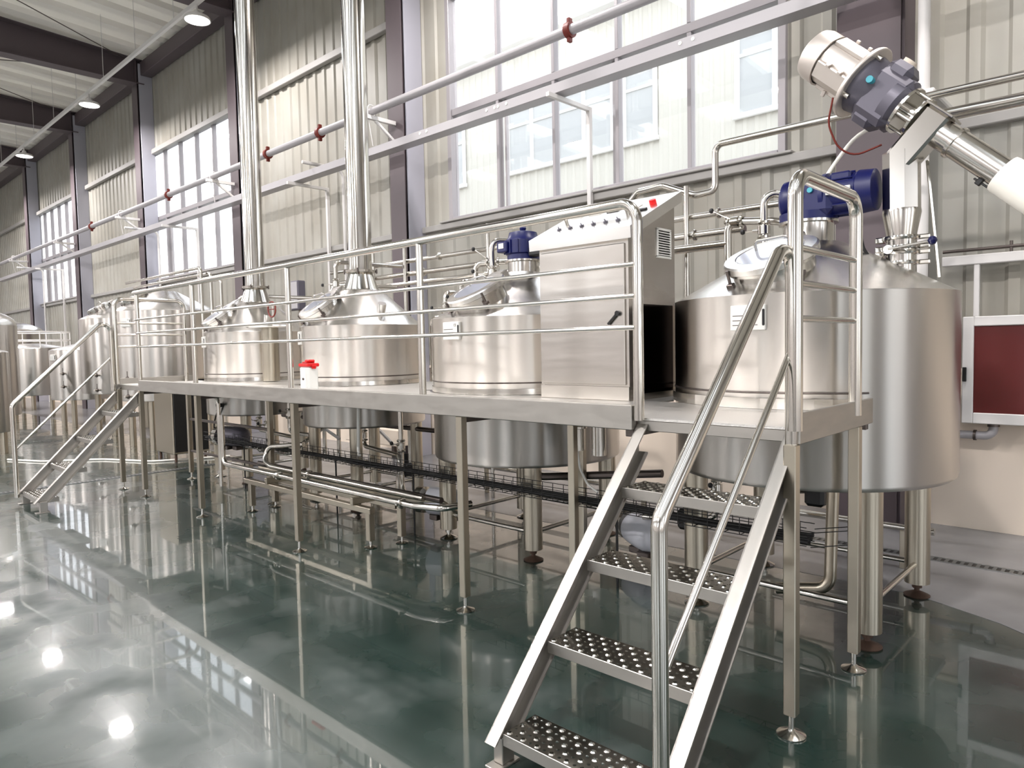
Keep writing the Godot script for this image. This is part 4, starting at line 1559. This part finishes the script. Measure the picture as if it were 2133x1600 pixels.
func build_pipework() -> void:
	var Xd := Vector3.RIGHT
	var Yd := Vector3.UP
	# header pipes behind the tanks
	var o := run("header_pipe", "upper long stainless header pipe behind the tanks", [V(-8.6, 2.74, -5.5), V(-1.9, 2.74, -5.5)], 0.026, 0.07, "tube_steel", "header pipes", [[V(-6.3, 2.74, -5.5), Xd], [V(-2.78, 2.74, -5.5), Xd], [V(-4.9, 2.74, -5.5), Xd]])
	o = run("header_pipe", "second long stainless header pipe behind the tanks, below the upper one", [V(-8.6, 2.585, -5.5), V(-2.55, 2.585, -5.5)], 0.03, 0.07, "tube_steel", "header pipes", [[V(-6.6, 2.585, -5.5), Xd], [V(-3.0, 2.585, -5.5), Xd]])
	o = run("header_pipe", "lowest long header pipe behind the tanks, ending right of the cabinet", [V(-7.2, 2.44, -5.3), V(-2.62, 2.44, -5.3)], 0.026, 0.07, "tube_steel", "header pipes")
	o = run("steam_pipe", "steam pipe stepping down below the big window with a double bend", [V(2.5, 3.335, -5.6), V(-2.86, 3.335, -5.6), V(-2.86, 2.95, -5.6), V(-3.0, 2.92, -5.5), V(-3.25, 3.03, -5.4), V(-3.5, 3.02, -5.4), V(-3.62, 2.9, -5.4), V(-3.62, 2.45, -5.4)], 0.028, 0.07)
	o = run("level_pipe", "thicker stainless pipe running from behind the auger to the right edge", [V(-1.35, 3.0, -5.55), V(-1.25, 3.17, -5.55), V(2.5, 3.17, -5.55)], 0.043, 0.06)
	# upright supports of the headers
	var sx := [-3.05, -6.9, -7.55, -5.45]
	var ssay := ["upright pipe stand right of the control cabinet", "upright pipe stand behind the nearer kettle", "upright pipe stand left of the nearer kettle's stack", "upright pipe stand between the kettle and the wide tank"]
	for i in 4:
		var b := MB.new()
		b.rod(V(sx[i], 0.0, -5.45), V(sx[i], 3.0, -5.45), 0.022, 14)
		tag(put("pipe_stand", b, M.tube_steel, null, V(sx[i], 0, -5.45)), ssay[i], "pipe", "pipe stands")
	# goose-necks on the tanks with butterfly valves
	o = run("gooseneck_pipe", "tall gooseneck pipe with a valve beside the upright blue motor", [V(-4.48, 2.1, -4.53), V(-4.48, 2.62, -4.53), V(-4.30, 2.62, -4.85), V(-4.1, 2.62, -5.4)], 0.026, 0.07)
	valve(o, V(-4.48, 2.33, -4.53), Yd, 0.026, V(-0.2, 0.03, 0.05))
	o = run("gooseneck_pipe", "short gooseneck pipe over the wide tank's hatch", [V(-4.77, 2.0, -4.6), V(-4.77, 2.45, -4.6), V(-4.5, 2.45, -4.75), V(-4.1, 2.42, -4.9)], 0.024, 0.07)
	valve(o, V(-4.62, 2.45, -4.68), V(0.27, 0, -0.15), 0.024, V(-0.1, 0.12, 0.15))
	o = run("gooseneck_pipe", "tall gooseneck pipe with a black-knobbed valve left of the right end hoop", [V(-2.09, 2.1, -4.8), V(-2.09, 2.7, -4.8), V(-1.75, 2.62, -5.0)], 0.026, 0.07)
	valve(o, V(-2.09, 2.44, -4.8), Yd, 0.026, V(-0.14, 0.0, 0.03))
	o = run("gooseneck_pipe", "gooseneck pipe rising behind the right tank's round hatch", [V(-2.43, 1.4, -4.95), V(-2.43, 2.56, -4.95), V(-2.15, 2.54, -5.05), V(-1.95, 2.5, -5.1)], 0.028, 0.07)
	valve(o, V(-2.38, 2.55, -4.97), Xd, 0.028, V(-0.16, 0.1, 0.06))
	o = run("cross_pipe", "level pipe from the cabinet's back to the gooseneck behind the right tank", [V(-2.43, 2.4, -4.95), V(-3.4, 2.4, -4.95)], 0.028)
	o = run("gooseneck_pipe", "gooseneck pipe beside the nearer kettle's hatch", [V(-7.0, 1.96, -4.53), V(-7.0, 2.67, -4.53), V(-6.9, 2.67, -5.4)], 0.024, 0.07)
	valve(o, V(-7.0, 2.42, -4.53), Yd, 0.024, V(-0.2, 0.0, 0.05))
	o = run("gooseneck_pipe", "arched pipe just left of the nearer kettle's gooseneck", [V(-7.2, 1.94, -4.6), V(-7.2, 2.42, -4.6), V(-6.95, 2.42, -4.75), V(-6.75, 2.40, -5.2)], 0.024, 0.09)
	o = run("gooseneck_pipe", "gooseneck pipe over the far kettle's hatch", [V(-9.35, 1.96, -4.5), V(-9.35, 2.42, -4.5), V(-9.1, 2.42, -4.8), V(-8.8, 2.4, -5.3)], 0.024, 0.08)
	valve(o, V(-9.2, 2.42, -4.66), V(0.25, 0, -0.3), 0.024, V(-0.1, -0.1, 0.15))
	# stacked risers at the far end
	for i in 3:
		var xx := -12.15 + 0.2 * i
		run("riser_pipe", ["far riser pipe bending left above the far kettle's hatch, leftmost of three", "far riser pipe bending left above the far kettle's hatch, middle of three", "far riser pipe bending left above the far kettle's hatch, rightmost of three"][i], [V(xx, 0, -5.2 - 0.08 * i), V(xx, 3.12 - 0.1 * i, -5.2 - 0.08 * i), V(xx - 3.6, 3.12 - 0.1 * i, -5.2 - 0.08 * i)], 0.026, 0.09, "tube_steel", "far riser pipes")
	# valve columns between the tanks
	var vc := [[-5.35, -4.95, 2.35], [-5.6, -4.95, 2.25], [-7.95, -4.9, 2.3], [-7.7, -4.95, 2.42]]
	var vsay := ["valve column between the wide tank and the nearer kettle, right of two", "valve column between the wide tank and the nearer kettle, left of two", "valve column between the two kettles, left of two", "valve column between the two kettles, right of two"]
	for i in 4:
		var p := V(vc[i][0], 0.3, vc[i][1])
		o = run("valve_column", vsay[i], [p, V(p.x, vc[i][2], p.z), V(p.x, vc[i][2], -5.4)], 0.026, 0.07, "tube_steel", "valve columns", [[V(p.x, 1.75, p.z), Yd], [V(p.x, 2.1, p.z), Yd]])
		valve(o, V(p.x, vc[i][2] - 0.16, p.z), Yd, 0.026, V(-0.08, 0.0, 0.12))
		valve(o, V(p.x, 1.0, p.z), Yd, 0.026, V(0.05, 0.0, 0.14))
	# heat exchanger and grant vessel between the kettles
	o = thing("grant_vessel", "slim copper-tinted vessel with a flat lid between the two kettles", "vessel", V(-8.0, DECK, -4.35))
	var b := MB.new()
	b.lathe([Vector2(0, 1.31), Vector2(0.1, 1.31), Vector2(0.1, 1.95), Vector2(0, 1.95)], Transform3D(Basis(), V(-7.95, 0, -4.2)), 24)
	put("body", b, M.leg_steel, o)
	b = MB.new()
	b.lathe([Vector2(0, 1.95), Vector2(0.26, 1.95), Vector2(0.27, 1.965), Vector2(0.26, 1.98), Vector2(0, 1.985)], Transform3D(Basis(), V(-7.95, 0, -4.2)), 30)
	put("lid", b, M.cone_steel, o)
	o = thing("handwheel_valve", "small valve with a copper-coloured handwheel above the slim vessel", "valve", V(-7.75, 1.985, -4.15))
	b = MB.new()
	b.rod(V(-7.75, 1.985, -4.15), V(-7.75, 2.2, -4.15), 0.02, 12)
	put("stem", b, M.tube_steel, o)
	b = MB.new()
	var ring := []
	for i in 17:
		ring.append(V(-7.75 + 0.09 * cos(TAU * i / 16), 2.16 + 0.09 * sin(TAU * i / 16), -4.13))
	b.pipe(ring, 0.009, 0.03, 8)
	b.bar(V(-7.84, 2.16, -4.13), V(-7.66, 2.16, -4.13), 0.01, 0.01)
	put("wheel", b, M.coupling, o)


func pump(p: Vector3, ang: float, label: String, m := "motor_white") -> void:
	var o := thing("pump", label, "pump", p)
	var X := Transform3D(Basis(Vector3.UP, ang), p + V(0, 0.16, 0)) * Transform3D(Basis(Vector3.BACK, PI / 2), Vector3.ZERO)
	var b := MB.new()
	b.lathe([Vector2(0, -0.2), Vector2(0.05, -0.195), Vector2(0.1, -0.16), Vector2(0.12, -0.1), Vector2(0.125, 0.0), Vector2(0.125, 0.16), Vector2(0.1, 0.17), Vector2(0, 0.17)], X, 30)
	put("motor_cover", b, M[m], o)
	b = MB.new()
	b.lathe([Vector2(0, 0.17), Vector2(0.07, 0.17), Vector2(0.07, 0.22), Vector2(0.12, 0.23), Vector2(0.12, 0.3), Vector2(0.04, 0.31), Vector2(0.04, 0.38), Vector2(0, 0.38)], X, 26)
	put("volute", b, M.tube_steel, o)
	for s in [-1, 1]:
		b = MB.new()
		var q := p + Basis(Vector3.UP, ang) * V(0.08 * s, 0, 0)
		b.box(q - V(0.05, 0, 0.08), q + V(0.05, 0.05, 0.08), 0.006)
		put("foot", b, M.dark_steel, o)


func build_under_deck() -> void:
	# black wire basket with cables
	var o := thing("cable_basket", "long black wire cable basket running below the platform", "cable tray", V(-5.3, 0.55, -3.86))
	var b := MB.new()
	var x0 := -9.0
	var x1 := -1.42
	for q in [[-3.80, 0.66], [-3.80, 0.61], [-3.80, 0.56], [-3.86, 0.56], [-3.92, 0.56], [-3.92, 0.61], [-3.92, 0.66]]:
		b.rod(V(x0, q[1], q[0]), V(x1, q[1], q[0]), 0.0028, 5)
	var x := x0
	while x < x1:
		b.pipe([V(x, 0.66, -3.80), V(x, 0.557, -3.80), V(x, 0.557, -3.92), V(x, 0.66, -3.92)], 0.0028, 0.012, 5)
		x += 0.1
	put("wire_mesh", b, M.black, o)
	b = MB.new()
	for q in [[-3.80, 0.63], [-3.92, 0.63], [-3.86, 0.54]]:
		b.rod(V(x1, q[1], q[0]), V(x1 + 0.2, q[1] + 0.01, q[0] - 0.2), 0.0028, 5)
	put("end_wires", b, M.black, o)
	for xs in [-8.2, -6.2, -4.95, -2.75]:
		b = MB.new()
		b.rod(V(xs, 0.0, -3.94), V(xs, 0.56, -3.94), 0.009, 8)
		put("support_rod", b, M.black, o)
	var rng := RandomNumberGenerator.new()
	rng.seed = 5
	for i in 6:
		b = MB.new()
		var pts := []
		var zz := -3.825 - 0.015 * i
		for k in 14:
			pts.append(V(x0 + (x1 - x0) * k / 13.0, 0.572 + 0.012 * (i % 2) + rng.randf() * 0.02, zz + rng.randf_range(-0.006, 0.006)))
		b.pipe(pts, 0.011, 0.2, 7)
		tag(put("cable", b, M.black_rubber, null, V(-5, 0.57, zz)), "black power cable lying in the wire basket below the platform", "cable", "cables in the wire basket")
	# pipe rack
	o = thing("pipe_rack", "low square-tube rack under the platform carrying three pipes", "rack", V(-5.9, 0, -3.5))
	for z in [-3.42, -3.68]:
		b = MB.new()
		b.box(V(-7.1, 0.29, z - 0.03), V(-4.85, 0.34, z + 0.03), 0.004)
		put("beam", b, M.leg_steel, o)
	for q in [[-4.89, -3.42], [-4.80, -3.68], [-6.98, -3.42], [-6.98, -3.68]]:
		b = MB.new()
		b.box(V(q[0] - 0.028, 0.06, q[1] - 0.028), V(q[0] + 0.028, 0.32, q[1] + 0.028), 0.004)
		var lg := put("leg", b, M.leg_steel, o)
		b = MB.new()
		b.lathe([Vector2(0.05, 0.001), Vector2(0.055, 0.006), Vector2(0.012, 0.02), Vector2(0.012, 0.062), Vector2(0, 0.062)], Transform3D(Basis(), V(q[0], 0, q[1])), 16)
		put("foot", b, M.tube_steel, lg)
	for xx in [-6.6, -5.1]:
		b = MB.new()
		b.box(V(xx - 0.02, 0.34, -3.72), V(xx + 0.02, 0.40, -3.38), 0.003)
		put("cross_bar", b, M.leg_steel, o)
	run("rack_pipe", "front pipe on the low rack, curving back at its right end", [V(-7.62, 0.98, -3.42), V(-7.62, 0.44, -3.42), V(-4.3, 0.44, -3.42), V(-4.05, 0.44, -3.5), V(-4.0, 0.44, -3.75)], 0.026, 0.08, "tube_steel", "pipes on the low rack", [[V(-6.4, 0.44, -3.42), Vector3.RIGHT], [V(-4.45, 0.44, -3.42), Vector3.RIGHT]])
	run("rack_pipe", "middle pipe on the low rack with a wide U-bend at its left end", [V(-4.3, 0.48, -3.52), V(-6.75, 0.48, -3.52), V(-6.95, 0.52, -3.55), V(-6.95, 0.66, -3.6), V(-6.4, 0.72, -3.7)], 0.024, 0.1, "tube_steel", "pipes on the low rack", [[V(-6.0, 0.48, -3.52), Vector3.RIGHT]])
	run("rack_pipe", "rear rusty-looking pipe on the low rack", [V(-7.2, 0.46, -3.62), V(-4.2, 0.46, -3.62)], 0.024, 0.1, "dark_steel", "pipes on the low rack")
	run("rack_pipe", "thin bright pipe between the front and middle pipes of the low rack", [V(-7.0, 0.425, -3.475), V(-4.25, 0.425, -3.475)], 0.016, 0.1, "tube_steel", "pipes on the low rack")
	run("rack_pipe", "thin dull pipe between the middle and rear pipes of the low rack", [V(-7.1, 0.43, -3.575), V(-4.5, 0.43, -3.575), V(-4.3, 0.43, -3.7), V(-4.3, 0.25, -3.95)], 0.018, 0.08, "leg_steel", "pipes on the low rack")
	var mf := [
		[[V(-8.9, 0.84, -4.5), V(-8.9, 0.62, -4.5), V(-7.7, 0.62, -4.35), V(-7.7, 0.30, -4.35)], "pipe from the far kettle's bottom bending down beside its legs"],
		[[V(-6.5, 0.84, -4.5), V(-6.5, 0.60, -4.5), V(-5.6, 0.60, -4.3), V(-5.6, 0.2, -4.25), V(-5.0, 0.2, -4.2)], "pipe from the nearer kettle's bottom running to the pump"],
		[[V(-8.6, 0.50, -4.05), V(-7.3, 0.50, -4.05), V(-7.3, 0.82, -4.6), V(-6.9, 0.82, -5.4)], "level pipe with a raised back end between the kettles"],
		[[V(-8.2, 0.35, -4.7), V(-5.4, 0.35, -4.7)], "long low pipe behind the rack, bright on top"],
		[[V(-7.9, 1.15, -4.1), V(-7.9, 0.4, -4.1), V(-7.5, 0.36, -3.9)], "upright pipe under the deck between the kettles, left of two"],
		[[V(-7.65, 1.15, -4.25), V(-7.65, 0.7, -4.25), V(-7.2, 0.7, -4.25)], "upright pipe under the deck between the kettles, right of two"],
		[[V(-5.45, 1.15, -4.2), V(-5.45, 0.3, -4.2), V(-5.2, 0.25, -4.1)], "upright pipe under the deck left of the wide tank"],
		[[V(-2.35, 0.85, -4.6), V(-2.35, 0.42, -4.6), V(-2.9, 0.36, -4.5)], "pipe under the right tank bending left towards the pump"]]
	for q in mf:
		o = run("manifold_pipe", q[1], q[0], 0.024, 0.07, "tube_steel", "pipes under the kettles")
		var p1: Vector3 = q[0][0].lerp(q[0][1], 0.5)
		valve(o, p1, (q[0][1] - q[0][0]).normalized(), 0.024, V(0.02, 0.04, 0.13))
	for q in [[V(-9.0, 1.0, -4.9), V(-7.6, 0.55, -4.9), "slanting bright strut under the far kettle"], [V(-7.6, 0.9, -5.2), V(-6.9, 0.5, -5.2), "slanting bright strut behind the nearer kettle's left leg"]]:
		b = MB.new()
		b.bar(q[0], q[1], 0.03, 0.03)
		tag(put("strut", b, M.white_paint, null, q[1]), q[2], "strut")
	o = thing("temperature_probe", "black plug and hanging cable on the far kettle below the deck", "sensor", V(-8.6, 1.0, -3.9))
	b = MB.new()
	b.box(V(-8.72, 0.985, -3.90), V(-8.62, 1.03, -3.84), 0.01)
	b.rod(V(-8.68, 1.0, -3.88), V(-8.72, 0.93, -3.86), 0.016, 8)
	put("plug", b, M.black, o)
	b = MB.new()
	b.pipe([V(-8.71, 0.94, -3.86), V(-8.82, 0.78, -3.86), V(-8.84, 0.62, -3.86), V(-8.7, 0.58, -3.87), V(-8.5, 0.60, -3.87)], 0.008, 0.12, 8)
	put("cable", b, M.black_rubber, o)
	o = thing("boxed_duct", "cream boxed duct on the back wall seen between the kettle and the wide tank", "duct", V(-9.0, 0.5, -6.9))
	b = MB.new()
	b.box(V(-9.8, 0.2, -6.70), V(-8.4, 0.45, -6.42), 0.012)
	put("casing", b, M.cream_wall, o)
	for xs in [-9.7, -8.7]:
		b = MB.new()
		b.box(V(xs - 0.03, 0.002, -6.6), V(xs + 0.03, 0.2, -6.54), 0.004)
		put("stand", b, M.dark_steel, o)
	run("drain_pipe", "inclined pipe below the wide tank leading down to its right", [V(-4.0, 0.72, -4.4), V(-3.75, 0.6, -4.3), V(-2.7, 0.72, -4.45)], 0.03, 0.08, "dark_steel")
	run("drain_pipe", "upright elbow pipe behind the right stair stringer", [V(-1.45, 0.86, -4.3), V(-1.45, 0.2, -4.25), V(-1.75, 0.15, -4.2)], 0.035, 0.09, "leg_steel")
	run("drop_leg_pipe", "upright pipe dropping from the deck near the far left legs", [V(-8.1, 0.1, -3.6), V(-8.1, 1.14, -3.6), V(-8.4, 1.17, -3.6)], 0.022, 0.08)
	run("low_pipe", "level dark pipe behind the legs below the kettles", [V(-9.0, 0.78, -4.9), V(-5.2, 0.78, -4.9)], 0.026, 0.08, "dark_steel")
	o = run("low_pipe_line", "level bright pipe low behind the wide tank's legs", [V(-6.0, 0.3, -5.6), V(-1.2, 0.3, -5.6)], 0.026, 0.08, "tube_steel")
	for xs in [-5.7, -3.6, -1.4]:
		b = MB.new()
		b.box(V(xs - 0.02, 0, -5.62), V(xs + 0.02, 0.28, -5.58), 0.004)
		put("stand", b, M.leg_steel, o)
	run("waste_pipe", "white plastic pipe below the nearer kettle, dropping to the basket", [V(-5.85, 1.18, -4.0), V(-5.85, 0.68, -3.98), V(-5.75, 0.64, -3.92)], 0.016, 0.05, "white_plastic")
	pump(V(-4.75, 0.12, -4.15), 0.25, "grey-white pump motor at the right end of the low pipe rack", "motor_white")
	pump(V(-2.93, 0.06, -4.55), -0.6, "white rounded pump motor seen between the stair stringers")
	pump(V(-8.55, 0.45, -4.0), 0.3, "small pump below the far kettle with a black cable", "gear_grey")
	# sample pot under the wide tank
	o = thing("sight_pot", "small polished sight pot with a clear cap hanging under the deck beside the left stringer", "vessel", V(-3.0, 0.95, -3.85))
	b = MB.new()
	b.lathe([Vector2(0, 0.93), Vector2(0.055, 0.93), Vector2(0.055, 1.08), Vector2(0.07, 1.085), Vector2(0.07, 1.1), Vector2(0, 1.1)], Transform3D(Basis(), V(-3.05, 0, -3.9)), 24)
	put("body", b, M.tube_steel, o)
	b = MB.new()
	b.lathe([Vector2(0, 0.9), Vector2(0.05, 0.9), Vector2(0.05, 1.19), Vector2(0, 1.19)], Transform3D(Basis(), V(-2.9, 0, -3.95)), 24)
	put("cup", b, M.tank_steel, o)
	b = MB.new()
	b.pipe([V(-3.05, 0.93, -3.9), V(-3.03, 0.8, -3.9), V(-2.95, 0.7, -3.88), V(-2.85, 0.66, -3.86)], 0.008, 0.08, 8)
	put("sample_tube", b, M.white_plastic, o)
	# black valve actuators under the right tank
	for q in [[V(-2.35, 0.5, -4.2), "black valve actuator below the right tank, behind the stairs"], [V(-5.9, 0.4, -4.6), "black valve actuator below the nearer kettle"], [V(-1.6, 0.72, -4.45), "black valve body under the right tank beside its right legs"]]:
		o = thing("valve_actuator", q[1], "valve", q[0])
		b = MB.new()
		b.box(q[0] - V(0.06, 0.08, 0.06), q[0] + V(0.06, 0.06, 0.06), 0.02)
		b.rod(q[0] + V(0, 0.05, 0), q[0] + V(0, 0.16, 0), 0.035, 14)
		put("housing", b, M.black, o)
		b = MB.new()
		b.rod(q[0] + V(-0.06, 0.0, 0.02), q[0] + V(-0.16, -0.01, 0.05), 0.008, 8)
		b.lathe([Vector2(0, -0.015), Vector2(0.015, 0), Vector2(0, 0.015)], Transform3D(Basis(), q[0] + V(-0.17, -0.01, 0.052)), 10)
		put("lever", b, M.dark_steel, o)
	# dark switch cabinet under the far end
	o = thing("switch_cabinet", "tall black-fronted cabinet standing behind the platform's far left legs", "cabinet", V(-11.2, 0.0, -4.3))
	b = MB.new()
	b.box(V(-11.75, 0.12, -4.75), V(-11.05, 1.28, -4.2), 0.01)
	put("body", b, M.leg_steel, o)
	b = MB.new()
	b.box(V(-11.05, 0.15, -4.73), V(-11.03, 1.26, -4.22), 0.006)
	put("door", b, M.black, o)
	for q in [[-11.7, -4.25], [-11.1, -4.25], [-11.7, -4.7], [-11.1, -4.7]]:
		b = MB.new()
		b.rod(V(q[0], 0, q[1]), V(q[0], 0.13, q[1]), 0.02, 10)
		put("foot", b, M.rust, o)
	# floor drains
	o = thing("slot_drain", "slotted steel floor drain running along the back wall on the right", "drain", V(-1.5, 0, -5.98))
	drain(o, V(-9.0, 0, -5.98), V(3.0, 0, -5.98))
	o = thing("slot_drain", "slotted floor drain crossing the floor beyond the far staircase", "drain", V(-10.4, 0, -2.0))
	drain(o, V(-10.4, 0, -6.0), V(-10.4, 0, 3.0))


func drain(o: Node3D, a: Vector3, c: Vector3) -> void:
	var b := MB.new()
	var d := (c - a).normalized()
	var s := d.cross(Vector3.UP)
	for q in [-0.05, 0.05]:
		b.bar(a + s * q + V(0, 0.003, 0), c + s * q + V(0, 0.003, 0), 0.02, 0.006)
	put("frame", b, M.drain_steel, o)
	b = MB.new()
	b.bar(a + V(0, 0.002, 0), c + V(0, 0.002, 0), 0.09, 0.003, Vector3.UP, 0)
	put("pit", b, M.black, o)
	b = MB.new()
	var l := a.distance_to(c)
	var t := 0.0
	while t < l:
		b.bar(a + d * t - s * 0.047 + V(0, 0.0035, 0), a + d * t + s * 0.047 + V(0, 0.0035, 0), 0.024, 0.005, Vector3.UP, 0)
		t += 0.05
	stuff(put("bars", b, M.drain_steel, o))


func build_small_things() -> void:
	var p := V(-5.30, DECK, -3.14)
	var o := thing("jug", "white plastic jug with a bright red lid standing on the platform edge", "jug", p)
	var b := MB.new()
	b.box(p + V(-0.07, 0, -0.05), p + V(0.07, 0.235, 0.05), 0.014)
	put("body", b, M.white_plastic, o)
	b = MB.new()
	b.box(p + V(-0.078, 0.232, -0.056), p + V(0.078, 0.262, 0.056), 0.008)
	b.box(p + V(-0.045, 0.258, -0.04), p + V(0.03, 0.275, 0.04), 0.006)
	b.box(p + V(-0.02, 0.27, -0.03), p + V(0.055, 0.292, 0.03), 0.008)
	b.box(p + V(0.07, 0.215, -0.02), p + V(0.084, 0.245, 0.02), 0.004)
	put("lid", b, M.red_plastic, o)
	b = MB.new()
	b.lathe([Vector2(0.0, 0.001), Vector2(0.018, 0.0)], Transform3D(Basis(V(1, 0, 0), V(0, 0, 0.6), V(0, -0.6, 0)), p + V(-0.012, 0.13, 0.051)), 16)
	put("oval_badge", b, M.dark_steel, o)


# ---------------------------------------------------------------- vessels further down the hall
func vessel(called: String, label: String, c: Vector3, r: float, y0: float, y1: float, ytop: float, legs: bool, dome := false) -> Node3D:
	var o := thing(called, label, "tank", c)
	var X := Transform3D(Basis(), c)
	var b := MB.new()
	b.lathe([Vector2(0, y0 - 0.02), Vector2(r - 0.1, y0), Vector2(r - 0.01, y0 + 0.01), Vector2(r, y0 + 0.03), Vector2(r, y1), Vector2(r, y1 + 0.002)], X, 48)
	put("shell", b, M.tank_shell, o)
	b = MB.new()
	if dome:
		var pr := []
		for i in 9:
			var a := PI / 2 * i / 8
			pr.append(Vector2(r * cos(a), y1 + (ytop - y1) * sin(a)))
		b.lathe(pr, X, 48)
	else:
		b.lathe([Vector2(r, y1), Vector2(r - 0.03, y1 + 0.02), Vector2(r * 0.2, ytop), Vector2(0, ytop)], X, 48)
	put("top", b, M.cone_steel, o)
	if legs:
		for i in 4:
			var a := TAU * (i + 0.5) / 4
			var p := c + V(cos(a) * r * 0.78, 0, sin(a) * r * 0.78)
			b = MB.new()
			b.rod(p, p + V(0, y0 + 0.05, 0), 0.06, 14)
			put("leg", b, M.leg_steel, o)
	return o


func build_left_tanks() -> void:
	var o := vessel("hot_water_tank", "tall stainless tank just beyond the platform's far end hoop", V(-13.3, 0, -5.04), 0.9, 0.85, 2.40, 2.78, true)
	sample_valves(o, V(-13.3, 0, -5.04), 0.9, 0.5)
	manway(o, V(-13.4, 2.62, -4.55), V(-0.15, 0.87, 0.47).normalized(), 0.21, V(0, 0, 1))
	nameplate(o, [-13.3, -5.04, 0.9], 0.45, 2.2)
	o = vessel("cold_water_tank", "second stainless tank beyond the platform, behind the far handrail", V(-16.4, 0, -5.4), 0.9, 0.85, 2.40, 2.78, true)
	sample_valves(o, V(-16.4, 0, -5.4), 0.9, 0.6)
	manway(o, V(-16.5, 2.62, -4.9), V(-0.15, 0.87, 0.47).normalized(), 0.21, V(0, 0, 1))
	nameplate(o, [-16.4, -5.4, 0.9], 0.5, 2.2)
	o = vessel("bright_tank", "slim stainless tank on legs behind the far stair's mid rail", V(-19.0, 0, -5.3), 0.75, 0.62, 1.78, 1.95, true)
	sample_valves(o, V(-19.0, 0, -5.3), 0.75, 0.7)
	nameplate(o, [-19.0, -5.3, 0.75], 0.25, 1.62)
	o = vessel("bright_tank", "broad stainless tank with a railing on top in the far left", V(-22.6, 0, -5.0), 1.0, 0.62, 1.86, 2.0, true)
	sample_valves(o, V(-22.6, 0, -5.0), 1.0, 0.5)
	nameplate(o, [-22.6, -5.0, 1.0], 0.2, 1.66)
	var b := MB.new()
	for i in 10:
		var a := TAU * i / 10
		b.rod(V(-22.6 + cos(a) * 0.9, 1.86, -5.0 + sin(a) * 0.9), V(-22.6 + cos(a) * 0.9, 2.3, -5.0 + sin(a) * 0.9), 0.014, 8)
	for y in [2.08, 2.3]:
		var ring := []
		for i in 25:
			var a := TAU * i / 24
			ring.append(V(-22.6 + cos(a) * 0.9, y, -5.0 + sin(a) * 0.9))
		b.pipe(ring, 0.016, 0.05, 8)
	put("railing", b, M.white_paint, o)
	o = vessel("bright_tank", "domed stainless tank at the far left behind the fermenters", V(-26.2, 0, -5.0), 1.15, 0.7, 2.35, 2.75, true, true)
	manway(o, V(-26.3, 2.8, -4.7), V(0, 0.95, 0.3).normalized(), 0.25, V(0, 0, 1))
	o = vessel("fermenter", "short silvery fermenter cut by the left picture edge, in front", V(-15.0, 0, -2.55), 0.42, 0.35, 1.74, 1.84, true)
	b = MB.new()
	b.pipe([V(-14.9, 1.8, -2.5), V(-14.9, 2.6, -2.5), V(-15.3, 2.72, -2.6)], 0.025, 0.1)
	put("vent_pipe", b, M.tube_steel, o)
	o = vessel("fermenter", "taller domed fermenter behind the short one at the left edge", V(-17.7, 0, -3.05), 0.62, 0.45, 2.3, 2.62, true, true)
	b = MB.new()
	b.lathe([Vector2(0.09, 2.58), Vector2(0.09, 2.72), Vector2(0.12, 2.73), Vector2(0.12, 2.78), Vector2(0, 2.8)], Transform3D(Basis(), V(-17.7, 0, -3.05)), 20)
	put("top_fitting", b, M.tube_steel, o)
	# orange-footed crate and hose on the far floor
	b = MB.new()
	b.pipe([V(-13.6, 0.015, -2.6), V(-12.9, 0.015, -2.9), V(-12.3, 0.015, -3.6), V(-11.4, 0.015, -4.0), V(-10.9, 0.02, -5.0)], 0.014, 0.4, 10)
	tag(put("hose", b, M.white_hose, null, V(-12.3, 0, -3.5)), "pale hose lying across the wet floor beyond the far staircase", "hose")
